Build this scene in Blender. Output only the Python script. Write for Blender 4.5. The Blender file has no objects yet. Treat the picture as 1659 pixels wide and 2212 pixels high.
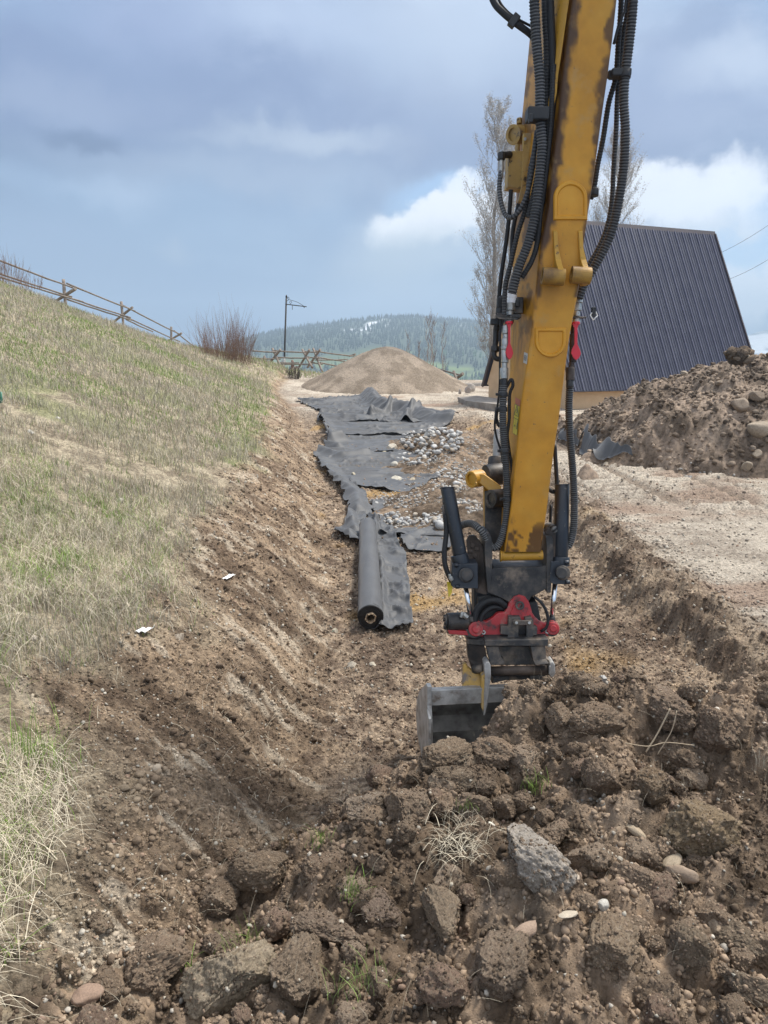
import bpy, bmesh, math, random
import numpy as np
from mathutils import Vector, Matrix
random.seed(7)
RS = np.random.RandomState(11)
SC = bpy.context.scene
COL = SC.collection
# ------------------------------------------------------------------ camera
CAMZ = 2.8
PITCH = math.radians(11.43)
CP, SP = math.cos(PITCH), math.sin(PITCH)
cam_d = bpy.data.cameras.new('camera'); cam = bpy.data.objects.new('camera', cam_d); COL.objects.link(cam)
cam.location = (0, 0, CAMZ); cam.rotation_euler = (math.pi/2 - PITCH, 0, 0)
cam_d.sensor_fit = 'HORIZONTAL'; cam_d.sensor_width = 36.0; cam_d.lens = 36.0*1662/1659
cam_d.clip_start = 0.1; cam_d.clip_end = 30000
SC.camera = cam
SC.view_settings.view_transform = 'Standard'; SC.view_settings.look = 'None'
SC.view_settings.exposure = 1.12; SC.view_settings.gamma = 1.0
SC.render.resolution_x = 768; SC.render.resolution_y = 1024

def dirp(u, v):
    a = (u-829.5)/1662; b = (v-1106)/1662
    return (a, CP - b*SP, -SP - b*CP)
def P(u, v, d):                      # a place seen at (u,v), d metres away along the view
    q = dirp(u, v); return Vector((q[0]*d, q[1]*d, CAMZ+q[2]*d))
def ndir(u, v):
    return Vector(dirp(u, v)).normalized()
# ------------------------------------------------------------------ sky
SUN_EL, SUN_AZ = math.radians(60), math.radians(58)      # azimuth from +Y, towards -X
W = bpy.data.worlds.new('World'); SC.world = W; W.use_nodes = True
nt = W.node_tree; nt.nodes.clear()
def N(t, **kw):
    n = nt.nodes.new(t)
    for k, v in kw.items():
        setattr(n, k, v)
    return n
def L(a, b): nt.links.new(a, b)
wo = N('ShaderNodeOutputWorld'); bg = N('ShaderNodeBackground'); bg.inputs[1].default_value = 0.1
L(bg.outputs[0], wo.inputs[0])
sky = N('ShaderNodeTexSky', sky_type='NISHITA'); sky.sun_disc = False
sky.sun_elevation = SUN_EL; sky.sun_rotation = SUN_AZ; sky.altitude = 1900
tc = N('ShaderNodeTexCoord')
def vmath(op, a, b=None, s=None):
    n = N('ShaderNodeVectorMath', operation=op)
    L(a, n.inputs[0])
    if b is not None:
        if hasattr(b, 'is_output'): L(b, n.inputs[1])
        else: n.inputs[1].default_value = b
    if s is not None: n.inputs[3].default_value = s
    return n
def mathn(op, a, b=None, clamp=False):
    n = N('ShaderNodeMath', operation=op); n.use_clamp = clamp
    for i, q in enumerate((a, b)):
        if q is None: continue
        if hasattr(q, 'is_output'): L(q, n.inputs[i])
        else: n.inputs[i].default_value = q
    return n.outputs[0]
def noise(vec, sc, det=6, rough=.55, dist=0.0):
    n = N('ShaderNodeTexNoise'); n.inputs['Scale'].default_value = sc; n.inputs['Detail'].default_value = det
    n.inputs['Roughness'].default_value = rough; n.inputs['Distortion'].default_value = dist
    L(vec, n.inputs['Vector']); return n
def mix(fac, a, b):
    n = N('ShaderNodeMix', data_type='RGBA')
    if hasattr(fac, 'is_output'): L(fac, n.inputs[0])
    else: n.inputs[0].default_value = fac
    for i, q in ((6, a), (7, b)):
        if hasattr(q, 'is_output'): L(q, n.inputs[i])
        else: n.inputs[i].default_value = (*q, 1)
    return n.outputs[2]
def smooth(x, lo, hi):
    n = N('ShaderNodeMapRange', interpolation_type='SMOOTHSTEP')
    n.inputs[1].default_value = lo; n.inputs[2].default_value = hi
    L(x, n.inputs[0]); return n.outputs[0]
def lin(r, g, b, k=4.95):
    f = lambda c: (c/255/12.92 if c/255 <= .04045 else ((c/255+.055)/1.055)**2.4)
    return (f(r)*k, f(g)*k, f(b)*k)
D0 = tc.outputs['Generated']
nz = noise(D0, 3.2, 7, .55)
wob = vmath('MULTIPLY_ADD', nz.outputs['Color'], (.16, .16, .16)); wob.inputs[2].default_value = (-.08, -.08, -.08)
D1 = vmath('ADD', D0, wob.outputs[0]).outputs[0]
nf = noise(D0, 14, 8, .6)
wob2 = vmath('MULTIPLY_ADD', nf.outputs['Color'], (.07, .07, .07)); wob2.inputs[2].default_value = (-.035, -.035, -.035)
D2 = vmath('ADD', D1, wob2.outputs[0]).outputs[0]
ng = noise(D0, 38, 8, .62)
wob3 = vmath('MULTIPLY_ADD', ng.outputs['Color'], (.045, .045, .045)); wob3.inputs[2].default_value = (-.0225, -.0225, -.0225)
D3 = vmath('ADD', D2, wob3.outputs[0]).outputs[0]
sep = N('ShaderNodeSeparateXYZ'); L(D0, sep.inputs[0])
# overcast deck: slate blue low down, paler above
deck = mix(smooth(sep.outputs[2], -.02, .75), lin(142, 178, 216), lin(172, 190, 222))
sxy = vmath('MULTIPLY', D1, (1.0, 1.0, 2.6))
nb = noise(sxy.outputs[0], 1.9, 8, .55)
deck = mix(smooth(nb.outputs[0], .44, .57), deck, lin(132, 152, 190))
nb2 = noise(vmath('MULTIPLY', D1, (1.3, 1.3, 4.0)).outputs[0], 4.5, 8, .6)
deck = mix(mathn('MULTIPLY', smooth(nb2.outputs[0], .46, .70), .85), deck, lin(200, 216, 240))
nb3 = noise(vmath('MULTIPLY', D2, (1.0, 1.0, 2.2)).outputs[0], 6.5, 9, .62)
deck = mix(mathn('MULTIPLY', smooth(nb3.outputs[0], .48, .66), .55), deck, lin(118, 136, 176))
def blob(col, u, v, r, ru, rv, c, amt, D=None):
    D = D or D1
    q = ndir(u, v)
    s = vmath('SUBTRACT', D, tuple(q)); s = vmath('MULTIPLY', s.outputs[0], (1/ru, 1/ru, 1/rv))
    ln = N('ShaderNodeVectorMath', operation='LENGTH'); L(s.outputs[0], ln.inputs[0])
    f = smooth(ln.outputs['Value'], r[1], r[0])
    return mix(mathn('MULTIPLY', f, amt), col, c)
c = deck
c = blob(c, 120, 330, (.2, 1.25), .30, .11, lin(88, 110, 152), 1.0)
c = blob(c, 60, 180, (.2, 1.2), .22, .07, lin(118, 138, 182), .8)
c = blob(c, 130, 215, (.1, 1.1), .16, .03, lin(176, 190, 216), .6, D2)
c = blob(c, 60, 420, (.1, 1.1), .22, .025, lin(150, 175, 208), .7, D2)
c = blob(c, 650, 180, (.2, 1.3), .55, .16, lin(128, 146, 190), .6)
c = blob(c, 1250, 300, (.1, 1.2), .30, .12, lin(124, 138, 178), .8)
c = blob(c, 1050, 20, (.1, 1.2), .25, .12, lin(210, 224, 244), .7)
c = blob(c, 420, 520, (.1, 1.2), .35, .12, lin(146, 178, 214), .8)
c = blob(c, 420, 640, (.1, 1.15), .40, .07, lin(122, 156, 202), .75)
c = blob(c, 90, 560, (.1, 1.15), .20, .06, lin(146, 172, 208), .7)
c = blob(c, 830, 650, (.1, 1.1), .20, .05, lin(200, 220, 240), .8)
c = blob(c, 640, 300, (.1, 1.1), .16, .022, lin(196, 208, 226), .7, D2)
c = blob(c, 560, 370, (.0, 1.1), .30, .03, lin(176, 190, 214), .5, D2)
c = blob(c, 425, 545, (.0, 1.1), .035, .02, lin(180, 196, 218), .7, D2)
# open blue gap with cumulus beyond the deck
skyc = vmath('MULTIPLY', sky.outputs[0], (.9, .9, .9)).outputs[0]
blue = mix(.55, lin(142, 182, 222), skyc)
c = blob(c, 945, 405, (.3, 1.0), .085, .035, blue, .9, D2)
c = blob(c, 1640, 560, (.5, 1.2), .12, .055, blue, .9, D2)
c = blob(c, 1560, 600, (.3, 1.0), .07, .04, blue, .5, D2)
c = blob(c, 900, 520, (.1, 1.1), .13, .055, lin(206, 222, 242), .8, D2)
c = blob(c, 905, 478, (.55, 1.05), .078, .036, lin(250, 252, 255, 6.2), 1.0, D3)
c = blob(c, 990, 452, (.6, 1.05), .060, .030, lin(248, 250, 255, 6.0), 1.0, D3)
c = blob(c, 1010, 395, (.3, 1.0), .040, .022, lin(244, 248, 255, 6), .9, D3)
c = blob(c, 860, 550, (.2, 1.2), .10, .05, lin(196, 212, 226), .8, D2)
c = blob(c, 1450, 430, (.5, 1.1), .16, .045, lin(246, 249, 255, 6), .9, D3)
c = blob(c, 1570, 460, (.4, 1.1), .12, .035, lin(242, 246, 254, 6), .9, D3)
c = blob(c, 1650, 640, (.4, 1.0), .08, .04, lin(244, 248, 255, 6), .9, D3)
def veil(col, q, r0, r1, c, amt):
    s = vmath('SUBTRACT', D1, tuple(q)); ln = N('ShaderNodeVectorMath', operation='LENGTH'); L(s.outputs[0], ln.inputs[0])
    return mix(mathn('MULTIPLY', smooth(ln.outputs['Value'], r1, r0), amt), col, c)
c = veil(c, (math.sin(SUN_AZ)*math.cos(SUN_EL), math.cos(SUN_AZ)*math.cos(SUN_EL), math.sin(SUN_EL)), .1, .75, tuple(q*2.6 for q in lin(244, 242, 240)), .9)
c = veil(c, (0, -.75, .65), .3, 1.1, tuple(q*1.5 for q in lin(235, 236, 240)), .9)
c = blob(c, 300, 420, (.0, 1.0), .10, .03, lin(186, 206, 234), .6, D2)
c = blob(c, 200, 300, (.2, 1.0), .07, .02, lin(80, 102, 146), .8, D2)
c = blob(c, 1500, 200, (.1, 1.1), .2, .07, lin(150, 164, 200), .7, D2)
c = blob(c, 1560, 520, (.1, 1.0), .12, .02, lin(244, 248, 255), .7, D3)
c = blob(c, 560, 40, (.1, 1.0), .2, .06, lin(196, 212, 240), .6, D2)
c = blob(c, 330, 60, (.1, 1.0), .12, .05, lin(150, 166, 206), .7, D2)
c = blob(c, 1640, 130, (.1, 1.0), .12, .04, lin(214, 226, 244), .6, D2)
L(c, bg.inputs[0])
# ------------------------------------------------------------------ sun (veiled by cloud: soft)
sd = bpy.data.lights.new('sun', 'SUN'); sd.energy = 2.6; sd.angle = math.radians(10); sd.color = (1, .95, .87)
so = bpy.data.objects.new('sun', sd); COL.objects.link(so)
sv = Vector((math.sin(SUN_AZ)*math.cos(SUN_EL), math.cos(SUN_AZ)*math.cos(SUN_EL), math.sin(SUN_EL)))
so.rotation_euler = (-sv).to_track_quat('-Z', 'Y').to_euler()

# ------------------------------------------------------------------ numpy noise
_A, _B, _C = np.uint32(374761393), np.uint32(668265263), np.uint32(1274126177)
def _m(h):
    h = (h ^ (h >> np.uint32(13)))*np.uint32(1103515245)
    h = (h ^ (h >> np.uint32(15)))*np.uint32(2246822519)
    return ((h ^ (h >> np.uint32(16))) & np.uint32(0xffffff)).astype(np.float32)*np.float32(1/16777215.)
def _u(a): return a.astype(np.int64).astype(np.uint32)
def _s(seed): return np.uint32((int(seed)*974711) & 0xffffffff)
def _h(ix, iy, iz, seed): return _m(_u(ix)*_A+_u(iy)*_B+_u(iz)*_C+_s(seed))
def vn2(x, y, seed=0):
    x = np.asarray(x, float); y = np.asarray(y, float)
    if x.ndim == 0: x = x[None]; y = y[None]
    ix = np.floor(x); iy = np.floor(y); fx = x-ix; fy = y-iy
    fx = fx*fx*(3-2*fx); fy = fy*fy*(3-2*fy)
    h = _u(ix)*_A+_u(iy)*_B+_s(seed)
    a = _m(h); b = _m(h+_A); c_ = _m(h+_B); d = _m(h+_A+_B)
    return (a*(1-fx)+b*fx)*(1-fy)+(c_*(1-fx)+d*fx)*fy
def fbm2(x, y, seed=0, o=4, g=.5):
    s = 0; a = 1; t = 0
    for i in range(o):
        s = s + a*vn2(x*2**i+i*7.3, y*2**i-i*3.1, seed+i); t += a; a *= g
    return s/t
def vn3(p, seed=0):
    ip = np.floor(p); f = p-ip; f = f*f*(3-2*f); r = 0
    for dx in (0, 1):
        for dy in (0, 1):
            for dz in (0, 1):
                w = (f[:, 0] if dx else 1-f[:, 0])*(f[:, 1] if dy else 1-f[:, 1])*(f[:, 2] if dz else 1-f[:, 2])
                r = r+w*_h(ip[:, 0]+dx, ip[:, 1]+dy, ip[:, 2]+dz, seed)
    return r
def lump(x, y, s, seed, cover=.8):
    """rounded clods of about size s packed on the plane"""
    wx = vn2(x/s*2.1+5, y/s*2.1, seed+8)-.5; wy = vn2(x/s*2.1-9, y/s*2.1+3, seed+9)-.5; X = x/s+.55*wx; Y = y/s+.55*wy; ix = np.floor(X); iy = np.floor(Y); best = np.zeros_like(X); z = np.zeros_like(X)
    for dx in (-1, 0, 1):
        for dy in (-1, 0, 1):
            cx = ix+dx; cy = iy+dy
            r = .35+.4*_h(cx, cy, z, seed+5)
            d2 = ((X-cx-_h(cx, cy, z, seed))**2+(Y-cy-_h(cx, cy, z, seed+1))**2)/(r*r)
            on = _h(cx, cy, z, seed+2) < cover
            best = np.maximum(best, np.sqrt(np.maximum(0, 1-d2))*r*on)
    return best*s
def sstep(a, b, x):
    t = np.clip((x-a)/(b-a), 0, 1); return t*t*(3-2*t)
def ip(x, xs, ys): return np.interp(x, xs, ys)

# ------------------------------------------------------------------ lie of the land
def yard(y):
    z = .02*np.maximum(0, y-8)
    z = z-.10*np.maximum(0, y-60)-.06*np.maximum(0, y-80)
    return z
def xl(y): return ip(y, [0, 7, 12.6, 22, 30, 45, 90], [-.45, -.42, -.8, -1.9, -3.1, -6, -9])
def xr(y): return ip(y, [0, 6.6, 9, 11, 16, 22, 30, 45], [3.5, 3.36, 3.15, 3.15, 2.9, 3.2, 3.4, 3.5])
def dep(y): return ip(y, [0, 10, 14, 20, 27, 34], [.55, .55, .5, .42, .22, 0])
def bankw(y): return ip(y, [0, 3, 5, 9, 16, 26, 33, 45, 60], [1.0, 1.05, 1.75, 1.75, 1.6, 1.35, 1.0, .6, .3])
def land(x, y):
    x = np.asarray(x, float); y = np.asarray(y, float)
    yd = yard(y); fz = yd-dep(y)+.24*sstep(1.0, 3.2, x)*sstep(22, 14, y)
    dp = yd-fz
    wob = (fbm2(y*1.1, y*0+3, 5, 3)-.5)*.34+(fbm2(y*4.5+x, x*1.5, 7, 3)-.5)*.30+(fbm2(y*.35, y*0+9, 6, 2)-.5)*.5
    # right bank: a ragged step with a low shoulder
    r = xr(y)+wob*.6
    up = sstep(0, .28, x-r)*.9+sstep(.2, 1.2, x-r)*.1
    z = fz+dp*up + .05*np.exp(-((x-r-.55)/.3)**2)*sstep(30, 14, y)
    # left bank and hill
    d = xl(y)+.25*(fbm2(y*.6, y*0+1, 8, 2)-.5)-x
    w = bankw(y); s = ip(y, [0, 35, 42, 48, 54, 65, 80, 95], [.385, .385, .395, .375, .325, .235, .12, .06])
    dd = np.maximum(d, 0)
    bank = .58*np.minimum(dd, w)*sstep(-.1, .8, dd)
    xc = ip(y, [0, 43, 68, 90], [22.5, 22, 16, 12])+x
    hill = s*np.maximum(dd-w, 0) - (s+.10)*np.maximum(0, -xc)
    z = z+np.where(d > 0, bank+hill, 0)
    # the little rise under the far fence
    z = z+.85*np.exp(-((x+7.5)/5)**2-((y-56)/7)**2)
    return z
def grassmask(x, y):
    d = xl(y)-bankw(y)-x + .55*(fbm2(x*1.3, y*1.0, 31, 3)-.5)*2+.25*(fbm2(x*6, y*6, 32, 2)-.5)
    return sstep(-.35, .45, d)
def inpoly(x, y, poly):
    """signed distance, positive inside"""
    x = np.asarray(x, float); y = np.asarray(y, float)
    n = len(poly); dm = np.full(x.shape, 1e9); ins = np.zeros(x.shape, bool)
    for i in range(n):
        x0, y0 = poly[i]; x1, y1 = poly[(i+1) % n]
        ex, ey = x1-x0, y1-y0; L2 = ex*ex+ey*ey
        t = np.clip(((x-x0)*ex+(y-y0)*ey)/L2, 0, 1)
        dm = np.minimum(dm, np.hypot(x-x0-t*ex, y-y0-t*ey))
        cnd = ((y0 > y) != (y1 > y)) & (x < (x1-x0)*(y-y0)/(y1-y0+1e-12)+x0)
        ins ^= cnd
    return np.where(ins, dm, -dm)
# foreground spoil heap
HP = [(.52, 5.42), (.15, 5.2), (-.5, 4.85), (-.75, 4.5), (-1.1, 4.05), (-1.0, 3.6), (-1.35, 3.1), (-1.75, 2.5), (-2.2, 1.0), (-2, -.8), (5, -.8), (5.2, 3.5), (4.3, 5.2), (3.5, 5.9), (2.9, 6.15), (2.2, 6.1), (1.8, 5.95), (1.15, 5.85), (.8, 5.6)]
def heap(x, y):
    d = inpoly(x, y, HP)+.12*(fbm2(x*3, y*3, 77, 2)-.5)
    top = .11+.40*np.exp(-((x-1.35)/.72)**2-((y-5.2)/.5)**2)+.14*np.exp(-((x-.85)/.25)**2-((y-5.45)/.25)**2)+.30*np.exp(-((x-2.6)/.8)**2-((y-5.2)/.7)**2) \
        - .20*np.exp(-((x-2.0)/.35)**2-((y-4.7)/.4)**2) + .10*np.exp(-((x-1.6)/1.0)**2-((y-3.6)/.7)**2)
    top = top+.5*(fbm2(x*1.2+4, y*1.2, 41, 2)-.5)
    top = top*ip(x, [-2, -.6, .3, 1], [.15, .3, .8, 1])-.12*sstep(.4, -1, x)
    base = land(x, y)
    h = np.maximum(top-base, .12)
    pr = np.clip(d/ip(y, [3, 5, 6], [.9, .75, .5]), 0, 1)
    return np.where(d > 0, base-.02+h*np.sqrt(pr*(2-pr)+1e-9), base-.3)
# spoil heap on the right, behind the yard
def cone(x, y, cx, cy, rx, ry, h, seed, k=1.0, rot=0.0, wob=.25):
    c_, s_ = math.cos(rot), math.sin(rot)
    X = (x-cx)*c_+(y-cy)*s_; Y = -(x-cx)*s_+(y-cy)*c_
    r = np.hypot(X/rx, Y/ry)*(1+wob*(fbm2(x*1.2/min(rx, ry)*2, y*1.2/min(rx, ry)*2, seed, 3)-.5))
    hh = h*(np.maximum(0, 1-r)**k); hh = 3.15*np.tanh(hh/3.15) if h > 2.9 else hh
    return land(x, y)-.03+hh - .5*(r > 1.0)*(r-1.0)
def heap_r(x, y): return np.maximum(cone(x, y, 10.4, 21.0, 5.6, 6.6, 3.6, 51, .78, .5, .8), cone(x, y, 15, 20, 6.5, 6.5, 2.1, 52, .8, 0, .4))
def mound(x, y):
    r = np.hypot((x-.2)/5.1, (y-48.5)/4.9)*(1+.14*(fbm2(x*.45, y*.45, 61, 2)-.5)); q = np.sqrt(r*r+.045)-.21
    return land(x, y)-.03+2.6*np.maximum(0, 1-q*1.15)-.5*np.maximum(0, r-1)
def hump_a(x, y): return cone(x, y, 1.55, 20.6, 1.5, 1.8, .36, 71, .8, 0, .5)
def hump_b(x, y): return cone(x, y, 1.55, 15.6, 1.9, 2.1, .62, 72, .85, 0, .5)
def hump_c(x, y): return cone(x, y, 2.0, 23.8, 1.9, 2.2, .55, 73, .8, .3, .4)
def surf(x, y):
    z = land(x, y)
    for f in (heap, heap_r, mound, hump_a, hump_b, hump_c): z = np.maximum(z, f(x, y))
    return z
TT = 1.5*(100/1.5)**np.linspace(0, 1, 190)
def ground(u, v, f=surf):
    q = dirp(u, v); T = TT
    for _ in range(2):
        i = max(1, int(np.argmax(CAMZ+q[2]*T < f(q[0]*T, q[1]*T)))); T = np.linspace(T[i-1], T[i], 14)
    i = max(1, int(np.argmax(CAMZ+q[2]*T < f(q[0]*T, q[1]*T)))); t = float(T[i])
    return q[0]*t, q[1]*t, CAMZ+q[2]*t, t

# ------------------------------------------------------------------ objects
def tag(o, label=None, cat=None, group=None, kind=None):
    if label: o['label'] = label
    if cat: o['category'] = cat
    if group: o['group'] = group
    if kind: o['kind'] = kind
    return o
def empty(name, loc, label, cat, group=None):
    o = bpy.data.objects.new(name, None); COL.objects.link(o); o.location = loc; o.empty_display_size = .2
    return tag(o, label, cat, group)
def npmesh(name, V, F, col=None, smooth=False):
    V = np.asarray(V, np.float32).reshape(-1, 3); F = np.asarray(F, np.int32); k = F.shape[1]
    me = bpy.data.meshes.new(name)
    me.vertices.add(len(V)); me.vertices.foreach_set('co', V.ravel())
    me.loops.add(F.size); me.loops.foreach_set('vertex_index', F.ravel())
    me.polygons.add(len(F)); me.polygons.foreach_set('loop_start', np.arange(0, F.size, k, dtype=np.int32))
    if smooth: me.polygons.foreach_set('use_smooth', np.ones(len(F), bool))
    me.update(calc_edges=True)
    if col is not None:
        at = me.color_attributes.new('col', 'FLOAT_COLOR', 'POINT')
        c4 = np.ones((len(V), 4), np.float32); c4[:, :3] = col
        at.data.foreach_set('color', c4.ravel())
    return me
def mk(name, me, m, parent=None):
    """mesh data is in world coordinates; parts keep them through an inverse offset"""
    o = bpy.data.objects.new(name, me)
    me.name = name
    if m is not None:
        me.materials.clear(); me.materials.append(m)
    COL.objects.link(o)
    if parent is not None:
        o.parent = parent
        off = Vector((0, 0, 0)); q = parent
        while q is not None: off += Vector(q.location); q = q.parent
        o.location = -off
    return o
def reorigin(o, loc):
    """shift a top-level world-space mesh so its origin sits at its base"""
    loc = Vector(loc); o.data.transform(Matrix.Translation(-loc)); o.location = loc; return o
class MB:
    """collects shapes into ONE mesh (world coordinates)"""
    def __init__(s): s.v = []; s.f = []; s.c = []; s.sm = []
    def add(s, vs, fs, col=(1, 1, 1), smooth=False):
        b = len(s.v); s.v += [tuple(q) for q in vs]; s.f += [tuple(i+b for i in f) for f in fs]
        s.c += [col]*len(vs); s.sm += [smooth]*len(fs); return s
    def hexa(s, p, col=(1, 1, 1)):       # p: four points of the near face, four of the far
        return s.add(p, [(0, 1, 2, 3), (7, 6, 5, 4), (0, 4, 5, 1), (1, 5, 6, 2), (2, 6, 7, 3), (3, 7, 4, 0)], col)
    def box(s, c_, size, ax=None, col=(1, 1, 1)):
        c_ = Vector(c_); ax = ax or (Vector((1, 0, 0)), Vector((0, 1, 0)), Vector((0, 0, 1)))
        h = [ax[i]*(size[i]/2) for i in range(3)]
        p = [c_-h[0]-h[1]-h[2], c_+h[0]-h[1]-h[2], c_+h[0]-h[1]+h[2], c_-h[0]-h[1]+h[2]]
        return s.hexa(p+[q+h[1]*2 for q in p], col)
    def tube(s, pts, rad, seg=10, col=(1, 1, 1), caps=True, cols=None):
        pts = [Vector(q) for q in pts]; n = len(pts)
        rad = rad if hasattr(rad, '__len__') else [rad]*n
        T = [(pts[min(i+1, n-1)]-pts[max(i-1, 0)]).normalized() for i in range(n)]
        a = T[0].orthogonal().normalized(); vs = []
        for i in range(n):
            a = (a-T[i]*a.dot(T[i])).normalized(); b = T[i].cross(a)
            for k in range(seg):
                t = 2*math.pi*k/seg; vs.append(pts[i]+(a*math.cos(t)+b*math.sin(t))*rad[i])
        fs = [(i*seg+k, i*seg+(k+1) % seg, (i+1)*seg+(k+1) % seg, (i+1)*seg+k) for i in range(n-1) for k in range(seg)]
        b0 = len(s.v); s.add(vs, fs, col, True)
        if cols is not None:
            s.c[b0:] = [cols[i] for i in range(n) for k in range(seg)]
        if caps:
            s.f.append(tuple(b0+k for k in range(seg))[::-1]); s.f.append(tuple(b0+(n-1)*seg+k for k in range(seg))); s.sm += [False, False]
        return s
    def cyl(s, p0, p1, r0, r1=None, seg=20, col=(1, 1, 1), caps=True):
        return s.tube([p0, p1], [r0, r0 if r1 is None else r1], seg, col, caps)
    def ring(s, p0, p1, ro, ri, seg=24, col=(1, 1, 1)):
        p0 = Vector(p0); p1 = Vector(p1); T = (p1-p0).normalized(); a = T.orthogonal().normalized(); b = T.cross(a); vs = []
        for (p, r) in ((p0, ro), (p1, ro), (p1, ri), (p0, ri)):
            for k in range(seg):
                t = 2*math.pi*k/seg; vs.append(p+(a*math.cos(t)+b*math.sin(t))*r)
        fs = [(j*seg+k, j*seg+(k+1) % seg, ((j+1) % 4)*seg+(k+1) % seg, ((j+1) % 4)*seg+k) for j in range(4) for k in range(seg)]
        return s.add(vs, fs, col)
    def prism(s, front, thick, col=(1, 1, 1)):   # front: outline points; thick: vector
        n = len(front); f = [Vector(q) for q in front]; b = [q+Vector(thick) for q in f]
        return s.add(f+b, [tuple(range(n)), tuple(range(2*n-1, n-1, -1))]+[(i, i+n, (i+1) % n+n, (i+1) % n) for i in range(n)], col)
    def build(s, name, m, parent=None, bevel=0, seg=2):
        me = bpy.data.meshes.new(name); me.from_pydata(s.v, [], s.f); me.update()
        at = me.color_attributes.new('col', 'FLOAT_COLOR', 'POINT')
        c4 = np.ones((len(s.v), 4), np.float32); c4[:, :3] = np.array(s.c, np.float32); at.data.foreach_set('color', c4.ravel())
        me.polygons.foreach_set('use_smooth', np.array(s.sm, bool))
        bm = bmesh.new(); bm.from_mesh(me); bmesh.ops.recalc_face_normals(bm, faces=bm.faces); bm.to_mesh(me); bm.free()
        o = mk(name, me, m, parent)
        if bevel:
            md = o.modifiers.new('bevel', 'BEVEL'); md.width = bevel; md.segments = seg; md.limit_method = 'ANGLE'; md.angle_limit = math.radians(40)
            md.harden_normals = False
        return o
# ------------------------------------------------------------------ materials
def material(name, cols, scale=8.0, rough=.8, metal=0.0, bump=.3, bscale=None, attr=False, detail=8, wear=None, spec=.5, dist=.01, sheen=0, var=1.0):
    """cols: two or three real-world colours mixed by noise; attr multiplies by the mesh's own colour"""
    m = bpy.data.materials.new(name); m.use_nodes = True; t = m.node_tree; bs = t.nodes['Principled BSDF']
    co = t.nodes.new('ShaderNodeTexCoord')
    n = t.nodes.new('ShaderNodeTexNoise'); n.inputs['Scale'].default_value = scale; n.inputs['Detail'].default_value = detail; n.inputs['Roughness'].default_value = .62
    t.links.new(co.outputs['Object'], n.inputs['Vector'])
    r = t.nodes.new('ShaderNodeValToRGB'); e = r.color_ramp.elements
    k = len(cols); e[0].position = .34; e[0].color = (*cols[0], 1); e[1].position = .66; e[1].color = (*cols[-1], 1)
    if k > 2:
        q = e.new(.5); q.color = (*cols[1], 1)
    t.links.new(n.outputs[0], r.inputs[0]); out = r.outputs[0]
    if attr:
        a = t.nodes.new('ShaderNodeVertexColor'); a.layer_name = 'col'
        mx = t.nodes.new('ShaderNodeMix'); mx.data_type = 'RGBA'; mx.blend_type = 'MULTIPLY'; mx.inputs[0].default_value = 1
        t.links.new(out, mx.inputs[6]); t.links.new(a.outputs[0], mx.inputs[7]); out = mx.outputs[2]
    if wear:
        for (wc, ws, lo, hi, wr) in wear:
            w = t.nodes.new('ShaderNodeTexNoise'); w.inputs['Scale'].default_value = ws; w.inputs['Detail'].default_value = 7; w.inputs['Roughness'].default_value = .65
            t.links.new(co.outputs['Object'], w.inputs['Vector'])
            mr = t.nodes.new('ShaderNodeMapRange'); mr.inputs[1].default_value = lo; mr.inputs[2].default_value = hi; t.links.new(w.outputs[0], mr.inputs[0])
            mx = t.nodes.new('ShaderNodeMix'); mx.data_type = 'RGBA'; mx.inputs[7].default_value = (*wc, 1)
            t.links.new(mr.outputs[0], mx.inputs[0]); t.links.new(out, mx.inputs[6]); out = mx.outputs[2]
    t.links.new(out, bs.inputs['Base Color'])
    rr = t.nodes.new('ShaderNodeMapRange'); rr.inputs[3].default_value = max(0, rough-.1); rr.inputs[4].default_value = min(1, rough+.1)
    t.links.new(n.outputs[0], rr.inputs[0]); t.links.new(rr.outputs[0], bs.inputs['Roughness'])
    bs.inputs['Metallic'].default_value = metal; bs.inputs['Specular IOR Level'].default_value = spec
    if sheen: bs.inputs['Sheen Weight'].default_value = sheen
    if bump:
        b = t.nodes.new('ShaderNodeTexNoise'); b.inputs['Scale'].default_value = bscale or scale*4; b.inputs['Detail'].default_value = 6; b.inputs['Roughness'].default_value = .7
        t.links.new(co.outputs['Object'], b.inputs['Vector'])
        bp = t.nodes.new('ShaderNodeBump'); bp.inputs['Strength'].default_value = bump; bp.inputs['Distance'].default_value = dist
        t.links.new(b.outputs[0], bp.inputs['Height']); t.links.new(bp.outputs[0], bs.inputs['Normal'])
    return m
M = {}
M['ground'] = material('ground_soil', [(.45, .44, .43), (1, 1, 1), (1.42, 1.39, 1.34)], 30, .95, attr=True, bump=1, bscale=55, dist=.035, spec=.15)
M['soil'] = material('clod_soil', [(.62, .6, .58), (1, 1, 1), (1.3, 1.27, 1.22)], 14, .95, attr=True, bump=.9, bscale=55, dist=.02, spec=.2)
M['crumb'] = material('soil_crumb', [(.8, .8, .8), (1.1, 1.1, 1.1)], 30, .95, attr=True, bump=.5, bscale=90, dist=.01, spec=.2)
M['gravel'] = material('gravel_fines', [(.19, .155, .12), (.26, .215, .165), (.34, .29, .23)], 6, .95, bump=1, bscale=25, dist=.04, spec=.2)
M['cobble'] = material('river_cobble', [(.78, .78, .78), (1, 1, 1), (1.15, 1.15, 1.13)], 9, .8, attr=True, bump=.25, bscale=60, spec=.3)
M['rock'] = material('field_rock', [(.75, .7, .62), (1, 1, 1), (1.2, 1.18, 1.12)], 10, .85, attr=True, bump=.6, bscale=40, spec=.3)
M['fabric'] = material('geotextile', [(.055, .056, .059), (.078, .080, .083)], 3, .60, bump=.25, bscale=300, dist=.004, spec=.42, sheen=.1)
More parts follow.
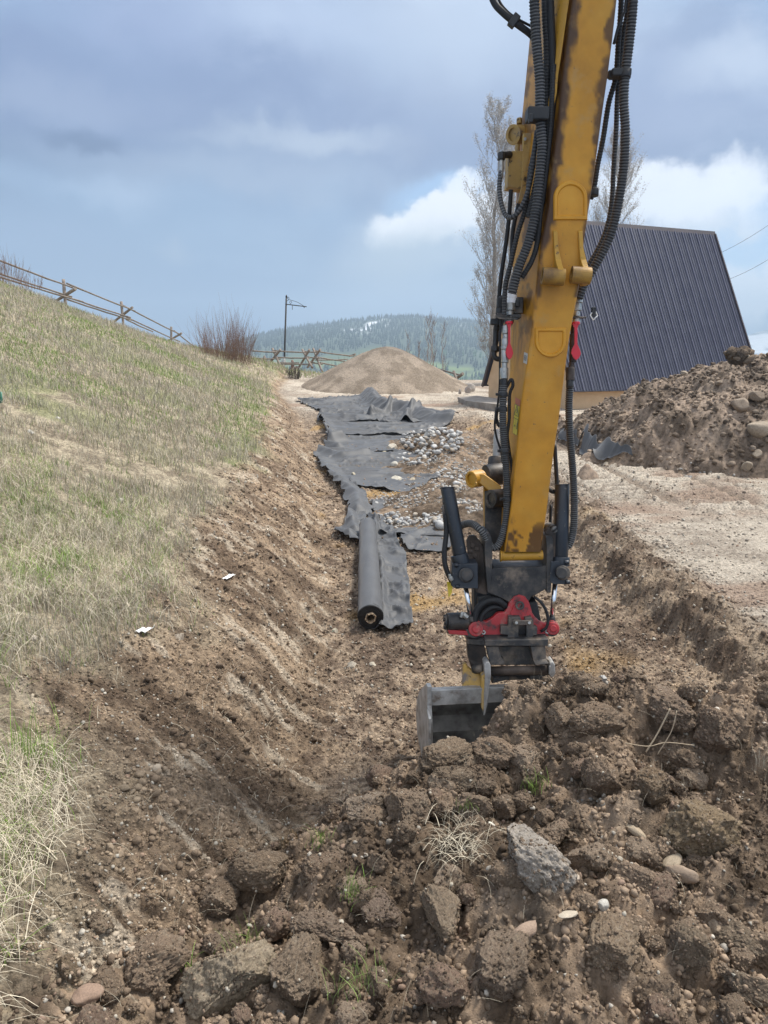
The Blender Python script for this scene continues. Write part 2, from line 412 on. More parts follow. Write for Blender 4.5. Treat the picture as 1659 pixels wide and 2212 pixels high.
M['grass'] = material('grass_blades', [(.85, .85, .85), (1.15, 1.15, 1.15)], 3, .7, attr=True, bump=0, spec=.25)
M['yellow'] = material('worn_yellow_paint', [(.54, .235, .010), (.64, .29, .016), (.68, .33, .03)], 3.0, .48, attr=True, bump=.12, bscale=60, dist=.003,
                      wear=[((.10, .055, .03), 34, .665, .70, .8), ((.40, .26, .10), 5, .56, .85, .8), ((.16, .10, .055), 90, .70, .73, .8)])
M['yellow_dirty'] = material('dusty_yellow_paint', [(.36, .22, .06), (.46, .29, .08)], 5, .6, bump=.2, bscale=50, dist=.003,
                      wear=[((.05, .035, .025), 16, .56, .64, .8), ((.25, .20, .15), 7, .5, .75, .9)])
M['blackmetal'] = material('greasy_black_steel', [(.012, .012, .013), (.035, .033, .032), (.09, .075, .062)], 7, .5, .2, bump=.3, bscale=45, dist=.004, wear=[((.22, .17, .125), 6, .52, .72, .9)])
M['castgrey'] = material('dark_cast_steel', [(.03, .03, .032), (.06, .058, .056), (.14, .115, .095)], 6, .6, .3, bump=.3, bscale=40, dist=.004, wear=[((.24, .19, .14), 7, .50, .72, .9)])
M['brownsteel'] = material('rust_brown_steel', [(.02, .018, .017), (.06, .045, .036), (.13, .10, .08)], 5, .65, .3, bump=.3, bscale=40, dist=.004)
M['cylpaint'] = material('dark_cylinder_paint', [(.016, .02, .027), (.03, .036, .045)], 5, .38, .1, bump=.1, bscale=40, dist=.002, wear=[((.16, .14, .12), 24, .62, .7, .8)])
M['chrome'] = material('chromed_rod', [(.75, .76, .78), (.85, .86, .88)], 4, .18, 1, bump=0)
M['zinc'] = material('zinc_fitting', [(.34, .34, .32), (.48, .48, .45)], 20, .45, .7, bump=.1, wear=[((.08, .07, .06), 30, .55, .7, .8)])
M['steel'] = material('worn_bare_steel', [(.20, .19, .175), (.36, .35, .33), (.50, .49, .465)], 7, .5, .25, bump=.25, bscale=35, dist=.004, wear=[((.16, .12, .09), 9, .56, .72, .9)])
M['red'] = material('red_paint', [(.33, .018, .02), (.45, .03, .035)], 6, .42, bump=.12, bscale=50, dist=.003, wear=[((.05, .03, .028), 9, .54, .66, .8), ((.24, .18, .14), 6, .56, .74, .9)])
M['redcap'] = material('red_rubber_cap', [(.50, .015, .03), (.62, .02, .04)], 6, .5, bump=.05)
M['hose'] = material('ribbed_hose', [(.85, .85, .85), (1.1, 1.1, 1.1)], 10, .6, attr=True, bump=.1, spec=.4)
M['rubber'] = material('black_rubber', [(.012, .012, .013), (.03, .029, .028)], 10, .55, bump=.15)
M['roof'] = material('dark_metal_roof', [(.036, .033, .052), (.046, .043, .066)], 1.2, .42, .15, bump=0, spec=.5)
M['stucco'] = material('tan_stucco', [(.56, .39, .235), (.64, .46, .29)], 2.0, .9, bump=.5, bscale=60, dist=.01)
M['concrete'] = material('weathered_concrete', [(.22, .19, .16), (.34, .31, .27)], 3, .9, bump=.4, bscale=30)
M['wood'] = material('weathered_log', [(.17, .135, .11), (.29, .25, .21)], 6, .9, bump=.5, bscale=30)
M['bark'] = material('grey_bark', [(.26, .235, .21), (.40, .37, .33)], 4, .9, bump=.3)
M['twig'] = material('red_brown_twigs', [(.15, .085, .06), (.27, .17, .12)], 4, .9, bump=0)
M['bud'] = material('poplar_buds', [(.36, .33, .295), (.52, .48, .43)], 2, .8, bump=0)
M['conifer'] = material('conifer_green', [(.018, .035, .02), (.05, .08, .035)], .02, .9, bump=0)
M['darkpole'] = material('dark_steel_pole', [(.02, .02, .022), (.04, .038, .036)], 5, .6, .3, bump=0)
M['white'] = material('white_plastic', [(.68, .68, .66), (.78, .78, .76)], 30, .5, bump=.05)
M['cardboard'] = material('cardboard_core', [(.30, .22, .14), (.40, .30, .20)], 20, .9, bump=.2)
M['tuftmat'] = M['grass']
# ------------------------------------------------------------------ ground mesh
def lerp(a, b, t): return a[None, :]*(1-t[:, None])+b[None, :]*t[:, None]
C_ = lambda *q: np.array(q, float)
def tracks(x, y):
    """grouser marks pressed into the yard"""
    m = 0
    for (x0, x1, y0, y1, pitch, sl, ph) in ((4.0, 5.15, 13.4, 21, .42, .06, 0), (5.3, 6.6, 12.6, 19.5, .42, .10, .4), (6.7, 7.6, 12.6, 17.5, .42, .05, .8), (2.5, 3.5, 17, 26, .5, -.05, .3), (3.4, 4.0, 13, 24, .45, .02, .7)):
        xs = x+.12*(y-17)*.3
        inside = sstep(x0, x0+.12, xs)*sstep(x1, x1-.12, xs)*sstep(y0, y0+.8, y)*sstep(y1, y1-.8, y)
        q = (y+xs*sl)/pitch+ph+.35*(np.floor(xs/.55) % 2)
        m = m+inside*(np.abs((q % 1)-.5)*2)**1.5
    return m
def detail(x, y):
    d = xl(y)-x; w = bankw(y); g = grassmask(x, y)
    r = xr(y)
    floor = sstep(-.1, .2, -d)*sstep(.3, -.1, x-r)
    bank = sstep(-.1, .2, d)*(1-g)
    yd = sstep(.5, 1.0, x-r)+sstep(30, 36, y)*sstep(.2, -.2, d); yd = np.clip(yd, 0, 1)
    edge = sstep(-.3, 0, x-r)*sstep(1.2, .4, x-r)
    n1 = fbm2(x*2.2, y*2.2, 3, 4)-.5
    st = fbm2(y*10+x*2.2, x*.7-y*.2, 21, 3)-.5           # bucket-tooth streaks run down the bank
    st2 = fbm2(y*22+x*4, x*1.6, 22, 2)-.5
    l1 = lump(x, y, .11, 91, .5); l2 = lump(x+3, y+1, .045, 92, .6); l3 = lump(x+7, y-2, .25, 95, .18)
    fine = fbm2(x*30, y*30, 17, 2)-.5
    z = .05*n1*(1-yd)+.02*n1*yd
    z = z+bank*(.10*st+.05*st2+.34*l1*sstep(.42, .62, fbm2(x*1.7, y*1.7, 23, 3))*1.6+.50*l2+.22*l3)+floor*(.22*l1+.42*l2+.10*l3+.05*(fbm2(x*5, y*5, 44, 3)-.5))
    z = z+edge*(.9*l1+.7*l2+.6*l3*sstep(30, 15, y)+.10*(fbm2(x*6, y*6, 25, 3)-.5))
    z = z+g*(.07*(fbm2(x*3, y*3, 13, 3)-.5)+.25*l2)
    fm = fbm2(x*11, y*11, 18, 3)-.5
    z = z+(fine*.032+fm*.055)*(1-yd)+fine*.008*yd+yd*(.10*l2+.06*l1*sstep(.45, .7, fbm2(x*.8, y*.5, 66, 3))+.025*(fbm2(x*1.6, y*3, 67, 4)-.5))
    z = z+tracks(x, y)*.12
    return z
def landcol(x, y):
    d = xl(y)-x; g = grassmask(x, y); r = xr(y)
    n = fbm2(x*1.1, y*1.1, 101, 4); n2 = fbm2(x*5, y*5, 102, 4); n3 = fbm2(x*16, y*16, 103, 2)
    st = fbm2(y*6+x*1.3, x*.8, 104, 3)
    # ditch floor: tan clay, ochre patches, dark wet crumbs
    c = lerp(C_(.14, .101, .073), C_(.37, .285, .205), sstep(.40, .62, .3*n+.35*n2+.35*n3))
    c = c*(1-sstep(.57, .72, fbm2(x*.9+5, y*.7, 105, 3))[:, None]*.75)+C_(.42, .275, .12)[None]*sstep(.57, .72, fbm2(x*.9+5, y*.7, 105, 3))[:, None]*.75
    # bank: darker brown with paler scraped streaks
    b = lerp(C_(.135, .096, .066), C_(.345, .258, .178), sstep(.40, .66, .25*n+.35*st+.25*n2+.15*n3))
    b = b*ip(y, [3, 6, 14, 25], [.88, .95, 1.16, 1.12])[:, None]
    scr = sstep(.62, .72, fbm2(y*5+x*3, x*2.2-y*1.2, 106, 3))[:, None]
    b = b*(1-scr*.7)+C_(.52, .44, .34)[None]*scr*.7
    c = c*(1-sstep(-.15, .35, d+(n2-.5)*.8)[:, None])+b*sstep(-.15, .35, d+(n2-.5)*.8)[:, None]
    # yard: pale compacted grit
    yc = lerp(C_(.27, .225, .18), C_(.50, .44, .36), sstep(.30, .62, .45*fbm2(x*.5+.2*y, y*.55, 107, 4)+.3*fbm2(x*2.5, y*3.4, 108, 3)+.25*n3))
    yc = lerp_c(yc, C_(.27, .185, .135), sstep(.56, .74, fbm2(x*.45, y*.9, 109, 3))*.7)
    tk = tracks(x, y); yc = lerp_c(yc, C_(.21, .165, .125), .8*sstep(.45, .05, tk)*tracks_zone(x, y))  # shade in the tread troughs painted in as a darker soil colour
    ym = np.clip(sstep(.35, .95, x-r+(n2-.5)*.6)+sstep(28, 35, y)*sstep(.4, -.3, d), 0, 1)
    c = lerp_c(c, yc, ym)
    em = sstep(-.15, .1, x-r)*sstep(1.0, .3, x-r+(n2-.5)*.8)*sstep(24, 16, y)
    c = lerp_c(c, lerp(C_(.15, .11, .08), C_(.33, .26, .19), sstep(.35, .65, n2)), em*.85)
    # turf soil
    gc = lerp(C_(.22, .18, .13), C_(.44, .375, .27), sstep(.35, .65, n2*.6+n3*.4))
    gg = sstep(.48, .64, fbm2(x*.7, y*.5, 110, 4))[:, None]
    gc = gc*(1-gg*.55)+C_(.21, .24, .10)[None]*gg*.55
    c = lerp_c(c, gc, g)
    return c
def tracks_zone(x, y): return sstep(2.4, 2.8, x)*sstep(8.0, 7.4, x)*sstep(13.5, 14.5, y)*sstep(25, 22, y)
def lerp_c(a, b, t):
    b = b if b.ndim == 2 else b[None]
    return a*(1-t[:, None])+b*t[:, None]
rows = [-4.0, -3, -2, -1.2, -.5, .1, .6, 1.0, 1.35, 1.6]
y = 1.8
while y < 98:
    rows.append(y); y += max(.007, .0006*y*y if y < 11 else (.06 if y < 23 else .0066*y))
rows += [103, 109, 116, 124]
rows = np.array(rows); acol = np.concatenate([np.linspace(-1.1, -.6, 50)[:-1], np.linspace(-.6, .6, 680), np.linspace(.6, 1.1, 50)[1:]])
X = acol[None, :]*np.maximum(rows+1.0, 2.6)[:, None]; Y = np.repeat(rows[:, None], len(acol), 1)
nr, nc = X.shape; X = X.ravel(); Y = Y.ravel()
Z = land(X, Y)+detail(X, Y)
def gridfaces(nr, nc):
    i = np.arange(nr-1)[:, None]*nc+np.arange(nc-1)[None, :]; i = i.ravel()
    return np.stack([i, i+1, i+nc+1, i+nc], 1)
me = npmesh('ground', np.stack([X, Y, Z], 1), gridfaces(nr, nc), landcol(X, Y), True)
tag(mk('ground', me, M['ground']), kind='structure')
print('ground', len(X))
def gz(x, y): return land(x, y)+detail(x, y)

# ------------------------------------------------------------------ heaps (each a thing)
def heapmesh(name, f, x0, x1, y0, y1, step, disp, colf, label, group=None, m='soil'):
    xs = np.arange(x0, x1, step); ys = np.arange(y0, y1, step)
    gx, gy = np.meshgrid(xs, ys); gx = gx.ravel(); gy = gy.ravel(); z = f(gx, gy); base = land(gx, gy)
    h = z-base; z = z+disp(gx, gy)*sstep(-.02, .12, h)
    F = gridfaces(len(ys), len(xs)); keep = (h > -.12)[F].any(1); F = F[keep]
    used = np.zeros(len(gx), bool); used[F.ravel()] = True; idx = np.cumsum(used)-1
    V = np.stack([gx, gy, z], 1)[used]; me = npmesh(name, V, idx[F], colf(gx[used], gy[used]), True)
    o = mk(name, me, M[m]); q = V.mean(0); reorigin(o, (q[0], q[1], V[:, 2].min())); tag(o, label, 'soil heap', group); return o
def heapdisp(x, y):
    a = fbm2(x*2, y*2, 201, 3)
    return .42*lump(x, y, .34, 202, .75)+.42*lump(x+9, y+4, .16, 203, .7)+.40*lump(x-5, y+2, .075, 204, .6)+.35*lump(x+1, y-7, .032, 205, .5)+.19*(fbm2(x*7, y*7, 206, 5, .66)-.5)-.10+.10*(a-.5)
def soilcol(x, y, k=1.0):
    n = fbm2(x*1.6, y*1.6, 211, 4); n2 = fbm2(x*8, y*8, 212, 3)
    c = lerp(C_(.098, .071, .049), C_(.27, .20, .141), sstep(.36, .66, .5*n+.5*n2))
    c = lerp_c(c, C_(.27, .215, .16), sstep(.62, .75, fbm2(x*3, y*3, 213, 3))*.25); return c*k
hpfore = heapmesh('soil_heap', heap, -2.3, 5.3, -.6, 6.4, .0125, heapdisp, lambda x, y: soilcol(x, y, 1.0), 'crumbly dark brown heap of dug soil filling the foreground in front of the bucket')
def disp_r(x, y): return .45*lump(x, y, .7, 221, .4)+.35*lump(x+3, y, .28, 222, .4)+.4*lump(x+5, y-1, .13, 223, .4)+.10*(fbm2(x*6, y*6, 226, 3)-.5)+.2*(fbm2(x*2, y*2, 224, 4)-.5)-.12
heapmesh('soil_heap', heap_r, 4, 21, 12, 30, .045, disp_r, lambda x, y: soilcol(x, y, 1.0)*1.12*np.array([1, 1.04, 1.12]), 'tall brown soil heap piled in front of the dark roofed building')
def mcol(x, y):
    n = fbm2(x*1.5, y*1.5, 231, 4)
    return lerp(C_(.21, .17, .13), C_(.31, .255, .20), sstep(.35, .65, n))
heapmesh('gravel_mound', mound, -6, 6, 42.5, 54.5, .06, lambda x, y: .12*(fbm2(x*1.2, y*1.2, 232, 4)-.5)+.25*lump(x, y, .12, 233, .5), mcol, 'smooth rounded mound of fine tan gravel at the far end of the yard')['category'] = 'gravel mound'
hcol = lambda x, y: soilcol(x, y)*.95
hd = lambda x, y: .4*lump(x, y, .09, 241, .6)+.35*lump(x+1, y, .2, 242, .3)+.05*(fbm2(x*5, y*5, 243, 3)-.5)
heapmesh('soil_heap', hump_a, -.4, 3.4, 18.4, 22.8, .03, hd, hcol, 'small low brown soil hump between the two cobble patches beside the black fabric')
heapmesh('soil_heap', hump_b, -.6, 3.8, 13.2, 18, .022, hd, hcol, 'pebbly brown soil hump on the black fabric behind the row of cobbles')
heapmesh('soil_heap', hump_c, -.3, 4.3, 21.2, 26.4, .03, hd, hcol, 'low brown soil rise under the pale heap of cobbles')

# ------------------------------------------------------------------ stones and clods
def ico(n):
    bm = bmesh.new(); bmesh.ops.create_icosphere(bm, subdivisions=n, radius=1)
    v = np.array([q.co[:] for q in bm.verts]); f = np.array([[w.index for w in q.verts] for q in bm.faces]); bm.free(); return v, f
ICO = {n: ico(n) for n in (1, 2, 3, 4, 5, 6)}
def fb3(p, s, o, seed): 
    r = 0; a = 1; t = 0
    for i in range(o): r = r+a*(vn3(p*s*2**i+seed, seed+i)-.5); t += a; a *= .55
    return r/t
def cobble_v(n, seed):
    rs = np.random.RandomState(seed); v = ICO[n][0].copy()
    v = v*(1+.22*fb3(v, 1.3, 2, seed)[:, None]*2)
    return v*np.array([1, rs.uniform(.68, .95), rs.uniform(.5, .8)])
def rock_v(n, seed, facets=9):
    rs = np.random.RandomState(seed); v = ICO[n][0].copy()
    for i in range(facets):
        d = rs.normal(size=3); d /= np.linalg.norm(d); o = rs.uniform(.55, .85); q = v@d
        v -= np.outer(np.maximum(0, q-o), d)
    v = v*(1+.12*fb3(v, 3, 3, seed)[:, None])
    return v*np.array([1, rs.uniform(.7, .95), rs.uniform(.55, .85)])
def wor3(p, seed):
    ip_ = np.floor(p); best = np.full(len(p), 9.)
    base = _u(ip_[:, 0])*_A+_u(ip_[:, 1])*_B+_u(ip_[:, 2])*_C; f = (p-ip_).astype(np.float32)
    for dx in (-1, 0, 1):
        for dy in (-1, 0, 1):
            for dz in (-1, 0, 1):
                h = base+np.uint32((374761393*dx+668265263*dy+1274126177*dz) % 2**32)
                d = (f[:, 0]-dx-_m(h+_s(seed)))**2+(f[:, 1]-dy-_m(h+_s(seed+1)))**2+(f[:, 2]-dz-_m(h+_s(seed+2)))**2; best = np.minimum(best, d)
    return np.sqrt(np.maximum(0, 1-best/.75))
GEO = {}
def clod_v(n, seed):
    rs = np.random.RandomState(seed); v = ICO[n][0].copy(); u = v.copy()
    for i in range(7):
        d = rs.normal(size=3); d /= np.linalg.norm(d); o = rs.uniform(.5, .85); q = v@d
        v -= np.outer(np.maximum(0, q-o)*.92, d)
    r = 1+.5*fb3(u, 1.7, 3, seed)
    a = 0
    for i, (s, am) in enumerate(((2.4, .09), (5.2, .12), (10.5, .10), (20, .07), (36, .04))[:{6: 5, 5: 4, 4: 3, 3: 2}[n]]):
        w = u*s+seed*1.7; w = w+.7*(np.stack([vn3(w*1.7+q*9, seed+60+q) for q in range(3)], 1)-.5); a = a+am*wor3(w, seed+20+i)
    r = r+a-.22+.07*fb3(u, 20, 3, seed)
    return v*r[:, None]*np.array([1, rs.uniform(.75, 1), rs.uniform(.65, .95)])
PROTO = {}
def proto(kind, n, seed, base, name):
    key = (kind, n, seed, base)
    if key in PROTO: return PROTO[key]
    if kind == 'clod': seed = seed % 11
    if (kind, n, seed) not in GEO:
        v = {'cobble': cobble_v, 'rock': rock_v, 'clod': clod_v}[kind](n, seed)
        GEO[kind, n, seed] = (v, fb3(v, 2.5, 3, seed+50), sstep(.66, .74, vn3(v*9+seed, seed+70)) if kind == 'clod' else None)
    v, nn, sp = GEO[kind, n, seed]; f = ICO[n][1]
    c = np.array(base)[None]*(1+nn[:, None]*(.5 if kind != 'cobble' else .25))
    if kind == 'clod':
        c = c*(1-sp[:, None]*.5)+np.array([.34, .28, .21])[None]*sp[:, None]*.5
    me = npmesh(name, v, f, c, True); PROTO[key] = me; return me
def place(name, kind, n, seed, base, loc, r, rot=None, label=None, cat=None, group=None, m=None, sc=(1, 1, 1)):
    me = proto(kind, n, seed, base, name)
    if not me.materials: me.materials.append(M[m or {'cobble': 'cobble', 'rock': 'rock', 'clod': 'soil'}[kind]])
    o = bpy.data.objects.new(name, me); COL.objects.link(o); o.location = loc
    o.rotation_euler = rot or (random.uniform(-.4, .4), random.uniform(-.4, .4), random.uniform(0, 6.28))
    o.scale = (r*sc[0], r*sc[1], r*sc[2]); return tag(o, label, cat, group)
BR = [(.25, .185, .13), (.29, .215, .152), (.34, .26, .19), (.21, .157, .112), (.27, .19, .14)]
def at_px(u, v, rpx, sink=.35):
    x, y, z, t = ground(u, v); r = rpx*t/1662; return (x, y+r*.5, z+r*(1-sink)*.35), r
# the ones that stand out in the foreground heap
big = [ # u, v, radius px, kind, colour, seed, flat, label, name
 (485, 2165, 98, 'clod', (.33, .27, .195), 301, (1, .85, 1.0), 'large pale tan clod with embedded stones at the very bottom edge', 'soil_clod'),
 (1160, 1905, 82, 'clod', (.36, .32, .275), 302, (1.1, .8, .85), 'grey clod full of pale gravel near the middle of the foreground heap', 'soil_clod'),
 (1528, 1835, 80, 'clod', (.22, .165, .105), 303, (1, .8, .85), 'broad smooth tan clod on the right side of the foreground heap', 'soil_clod'),
 (1412, 1718, 44, 'clod', (.20, .145, .095), 304, (1, .9, 1), 'rounded tan brown clod standing above the right slope of the foreground heap', 'soil_clod'),
 (970, 1668, 62, 'clod', (.125, .093, .064), 305, (1.1, .8, .75), 'big dark clod leaning against the left end of the bucket', 'soil_clod'),
 (1075, 1655, 52, 'clod', (.135, .098, .068), 306, (1, .8, .8), 'dark crumbly clod just right of the one against the bucket', 'soil_clod'),
 (985, 1705, 45, 'clod', (.12, .09, .062), 307, (1, .8, .7), 'dark clod lying below the bucket corner', 'soil_clod'),
 (1340, 1860, 8, 'cobble', (.3, .27, .22), 1, (1, 1, 1), 'small pale pebble in loose soil left of the smooth tan clod', 'stone'),
 (880, 1765, 58, 'clod', (.135, .1, .07), 308, (1, .8, .85), 'squarish dark clod with reddish side below the bucket', 'soil_clod'),
 (790, 1770, 52, 'clod', (.24, .19, .145), 309, (1.1, .8, .7), 'clod with a pale sliced face at the left shoulder of the heap', 'soil_clod'),
 (1290, 1585, 60, 'clod', (.13, .095, .066), 310, (1, .8, .8), 'large dark clod on the crest of the foreground heap', 'soil_clod'),
 (1215, 1572, 44, 'clod', (.135, .10, .07), 311, (1, .8, .8), 'dark clod on the heap crest just right of the bucket pin bar', 'soil_clod'),
 (1300, 1700, 58, 'clod', (.14, .103, .072), 312, (.9, .8, 1), 'tall dark clod left of the rounded tan brown one', 'soil_clod'),
 (1450, 1560, 66, 'clod', (.125, .092, .066), 313, (1.1, .8, .7), 'dark root-threaded clod at the right end of the heap crest', 'soil_clod'),
 (1560, 1600, 62, 'clod', (.13, .094, .066), 314, (1, .8, .8), 'dark clod beside the right bank at the heap end', 'soil_clod'),
 (1480, 1660, 40, 'clod', (.135, .1, .07), 315, (1, .8, .8), 'middling dark clod below the root-threaded clod', 'soil_clod'),
 (560, 1920, 62, 'clod', (.115, .085, .058), 316, (1.1, .85, .8), 'dark crumbly clod at the left toe of the foreground heap', 'soil_clod'),
 (470, 1960, 45, 'clod', (.11, .08, .055), 317, (1, .9, .8), 'leftmost dark clod of the heap lying on the scraped bank', 'soil_clod'),
 (700, 1900, 46, 'clod', (.125, .09, .063), 318, (1, .9, .8), 'small dark clod right of the left toe clods', 'soil_clod'),
 (310, 2120, 78, 'clod', (.15, .11, .077), 319, (1, .8, .8), 'big brown clod left of the pale tan one at the bottom edge', 'soil_clod'),
 (640, 2140, 80, 'clod', (.14, .105, .073), 320, (1, .8, .8), 'big brown clod right of the pale tan one at the bottom edge', 'soil_clod'),
 (700, 2035, 60, 'clod', (.135, .10, .072), 321, (1.2, .8, .6), 'flat brown clod above the bottom edge clods', 'soil_clod'),
 (480, 2060, 45, 'clod', (.13, .095, .068), 322, (1.1, .8, .6), 'low crumbly clod behind the pale tan clod', 'soil_clod'),
 (1200, 1820, 42, 'clod', (.17, .125, .088), 323, (1.2, .8, .7), 'flat-topped brown clod just above the grey gravelly one', 'soil_clod'),
 (960, 2010, 62, 'clod', (.15, .115, .08), 324, (1.1, .8, .7), 'brown clod in the lower middle of the heap', 'soil_clod'),
 (1100, 2120, 80, 'clod', (.14, .105, .075), 325, (1, .8, .75), 'large crumbly clod at the bottom right of centre', 'soil_clod'),
 (1330, 2080, 78, 'clod', (.155, .115, .078), 326, (1.1, .8, .7), 'large brown clod near the bottom right corner group', 'soil_clod'),
 (1500, 2090, 60, 'clod', (.13, .1, .07), 327, (.8, .8, 1), 'upright dark clod right of the large brown corner clod', 'soil_clod'),
 (1610, 2060, 48, 'clod', (.2, .155, .11), 328, (1, .8, .8), 'lighter brown clod against the right frame edge', 'soil_clod'),
 (1625, 2160, 46, 'clod', (.21, .165, .12), 329, (1, .8, .8), 'light brown clod in the bottom right corner', 'soil_clod'),
 (820, 1990, 52, 'clod', (.2, .15, .115), 330, (1.1, .8, .6), 'pinkish brown flat clod left of the lower middle', 'soil_clod'),
 (1020, 1760, 42, 'clod', (.13, .098, .07), 331, (1, .8, .8), 'dark clod right of the squarish one', 'soil_clod'),
 (1380, 1925, 46, 'clod', (.15, .11, .078), 332, (1, .8, .7), 'brown clod below the smooth tan clod', 'soil_clod'),
 (140, 2125, 42, 'clod', (.22, .165, .11), 333, (.7, .7, 1.1), 'upright tan clod beside the grass in the bottom left corner', 'soil_clod'),
 (182, 2168, 32, 'cobble', (.21, .145, .105), 2, (1, .9, .9), 'smooth reddish round stone in the bottom left corner', 'stone'),
 (205, 2010, 32, 'clod', (.17, .13, .09), 334, (1.1, .8, .7), 'small brown clod caught in the grass edge at lower left', 'soil_clod'),
 (1437, 1507, 17, 'cobble', (.30, .255, .215), 3, (1, .9, .9), 'round grey brown stone perched on the heap crest', 'stone'),
 (1357, 1885, 18, 'cobble', (.29, .23, .165), 4, (1, .9, .9), 'round tan stone on loose soil in the middle of the right slope', 'stone'),
 (1475, 1905, 30, 'cobble', (.24, .18, .13), 5, (1.3, .7, .8), 'long brown stone lying below the smooth tan clod', 'stone'),
 (1560, 2020, 34, 'rock', (.27, .21, .15), 6, (1.1, .8, .9), 'tan angular stone right of the long brown stone', 'stone'),
 (1305, 1965, 18, 'rock', (.42, .40, .36), 7, (1, .8, .9), 'small whitish stone under the grey gravelly clod', 'stone'),
 (1140, 2025, 28, 'rock', (.30, .22, .165), 8, (1.3, .7, .7), 'slanting pinkish stone in the lower middle', 'stone'),
 (1375, 1805, 22, 'rock', (.31, .25, .18), 9, (1.3, .7, .6), 'thin tan slab between the two tan clods', 'stone'),
 (1455, 1870, 22, 'cobble', (.26, .21, .15), 10, (1.2, .9, .6), 'flattish tan stone left of the smooth tan clod', 'stone'),
 (1230, 1985, 18, 'cobble', (.36, .31, .24), 11, (1.3, .9, .5), 'flat cream stone below the grey gravelly clod', 'stone'),
 (1550, 1540, 12, 'cobble', (.40, .37, .32), 12, (1, .9, .8), 'little pale stone on the right bank foot', 'stone'),
 (1240, 1900, 14, 'cobble', (.34, .28, .22), 13, (1, .9, .8), 'small buff stone right of the grey gravelly clod', 'stone'),
 (1058, 1788, 12, 'cobble', (.45, .42, .36), 14, (1, .9, .8), 'small pale stone beside the dry grass tuft', 'stone'),
]
for (u, v, rp, kd, bc, sdd, fl, lb, nm) in big:
    loc, r = at_px(u, v, rp)
    bc = (bc[0]*1.9, bc[1]*1.92, bc[2]*1.96) if bc[0] < .18 else (bc[0]*1.22, bc[1]*1.22, bc[2]*1.22)
    place(nm, kd, 6 if rp > 38 and kd == 'clod' else (5 if rp > 20 else 4), sdd, bc, loc, r, (random.uniform(-.2, .2), random.uniform(-.2, .2), random.uniform(0, 6.28)), lb, 'clod' if kd == 'clod' else 'stone', sc=fl)
# the rest of the countable clods on the heap
n = 0
while n < 236:
    yv = random.uniform(2.3, 5.8); xv = random.uniform(-1.3, 3.6)
    if abs(xv) > .56*yv+.1: continue
    if float(inpoly(np.array([xv]), np.array([yv]), HP)[0]) < .05: continue
    z = float(heap(np.array([xv]), np.array([yv]))[0])
    r = .03+.085*random.random()**2.4
    place('soil_clod', 'clod', 5 if r > .06 else 4, random.choice([401, 402, 403, 404, 405, 406, 407, 408]), random.choice(BR), (xv, yv, z+.1*r), r, label='dark brown crumbly clod among the many lying loose over the foreground soil heap', cat='clod', group='smaller clods on the foreground heap', sc=(1, random.uniform(.8, 1), random.uniform(.8, 1.1)))
    n += 1
# blocks on the right heap
n = 0
rb = [(1600, 778, 26, .5), (1605, 880, 22, .62), (1580, 1005, 12, .6), (1640, 860, 18, .9), (1650, 935, 34, .7), (1480, 808, 9, .6), (1420, 826, 10, .5), (1560, 830, 12, .6), (1385, 842, 8, .5), (1455, 925, 10, .45), (1340, 905, 8, .45), (1615, 1010, 14, .45), (1635, 985, 16, .5)]
RL = ['big rounded clod on the very top of the tall right-hand heap', 'pale flat boulder near the right frame edge in the middle of the tall heap', 'round tan boulder low on the tall heap near the right frame edge', 'pale boulder just above the flat one at the right frame edge',
      'largest cracked boulder at the right frame edge of the tall heap', 'small pale stone just under the ridge of the tall heap', 'small tan stone on the ridge line against the dark roof', 'flat slab high on the tall heap below the ridge', 'leftmost stone on the ridge of the tall heap', 'brown stone in the middle of the face of the tall heap',
      'stone on the lower left face of the tall heap', 'tan stone at the foot of the tall heap near the frame edge', 'dark rounded stone between the low boulder and the cracked one']
for i, (u, v, rp, _) in enumerate(rb):
    while ground(u, v)[3] > 26: v += 4
    loc, r = at_px(u, v, rp)
    place('soil_clod' if i == 0 else 'stone', 'clod' if i == 0 else 'rock', 4, 500+i % 5, ((.22, .17, .13) if i == 0 else random.choice([(.29, .24, .185), (.24, .19, .145), (.21, .165, .125)])), loc, r, None,
          RL[i], 'clod' if i == 0 else 'stone')
while n < 14:
    xv = random.uniform(5.5, 13); yv = random.uniform(14, 23)
    if float(heap_r(np.array([xv]), np.array([yv]))[0])-float(land(np.array([xv]), np.array([yv]))[0]) < .03 or xv > yv*.56: continue
    z = float(heap_r(np.array([xv]), np.array([yv]))[0]); r = .05+.16*random.random()**3
    place('soil_clod', 'clod', 3, random.choice([601, 602, 603, 604]), random.choice([(.20, .155, .118), (.165, .125, .095), (.26, .21, .165)]), (xv, yv, z+.02), r, label='brown lump among the many on the face of the tall right-hand heap', cat='clod', group='lumps on the right-hand heap')
    n += 1

CL = [o for o in COL.objects if o.get('category') == 'clod' and o.location.y < 6.5]
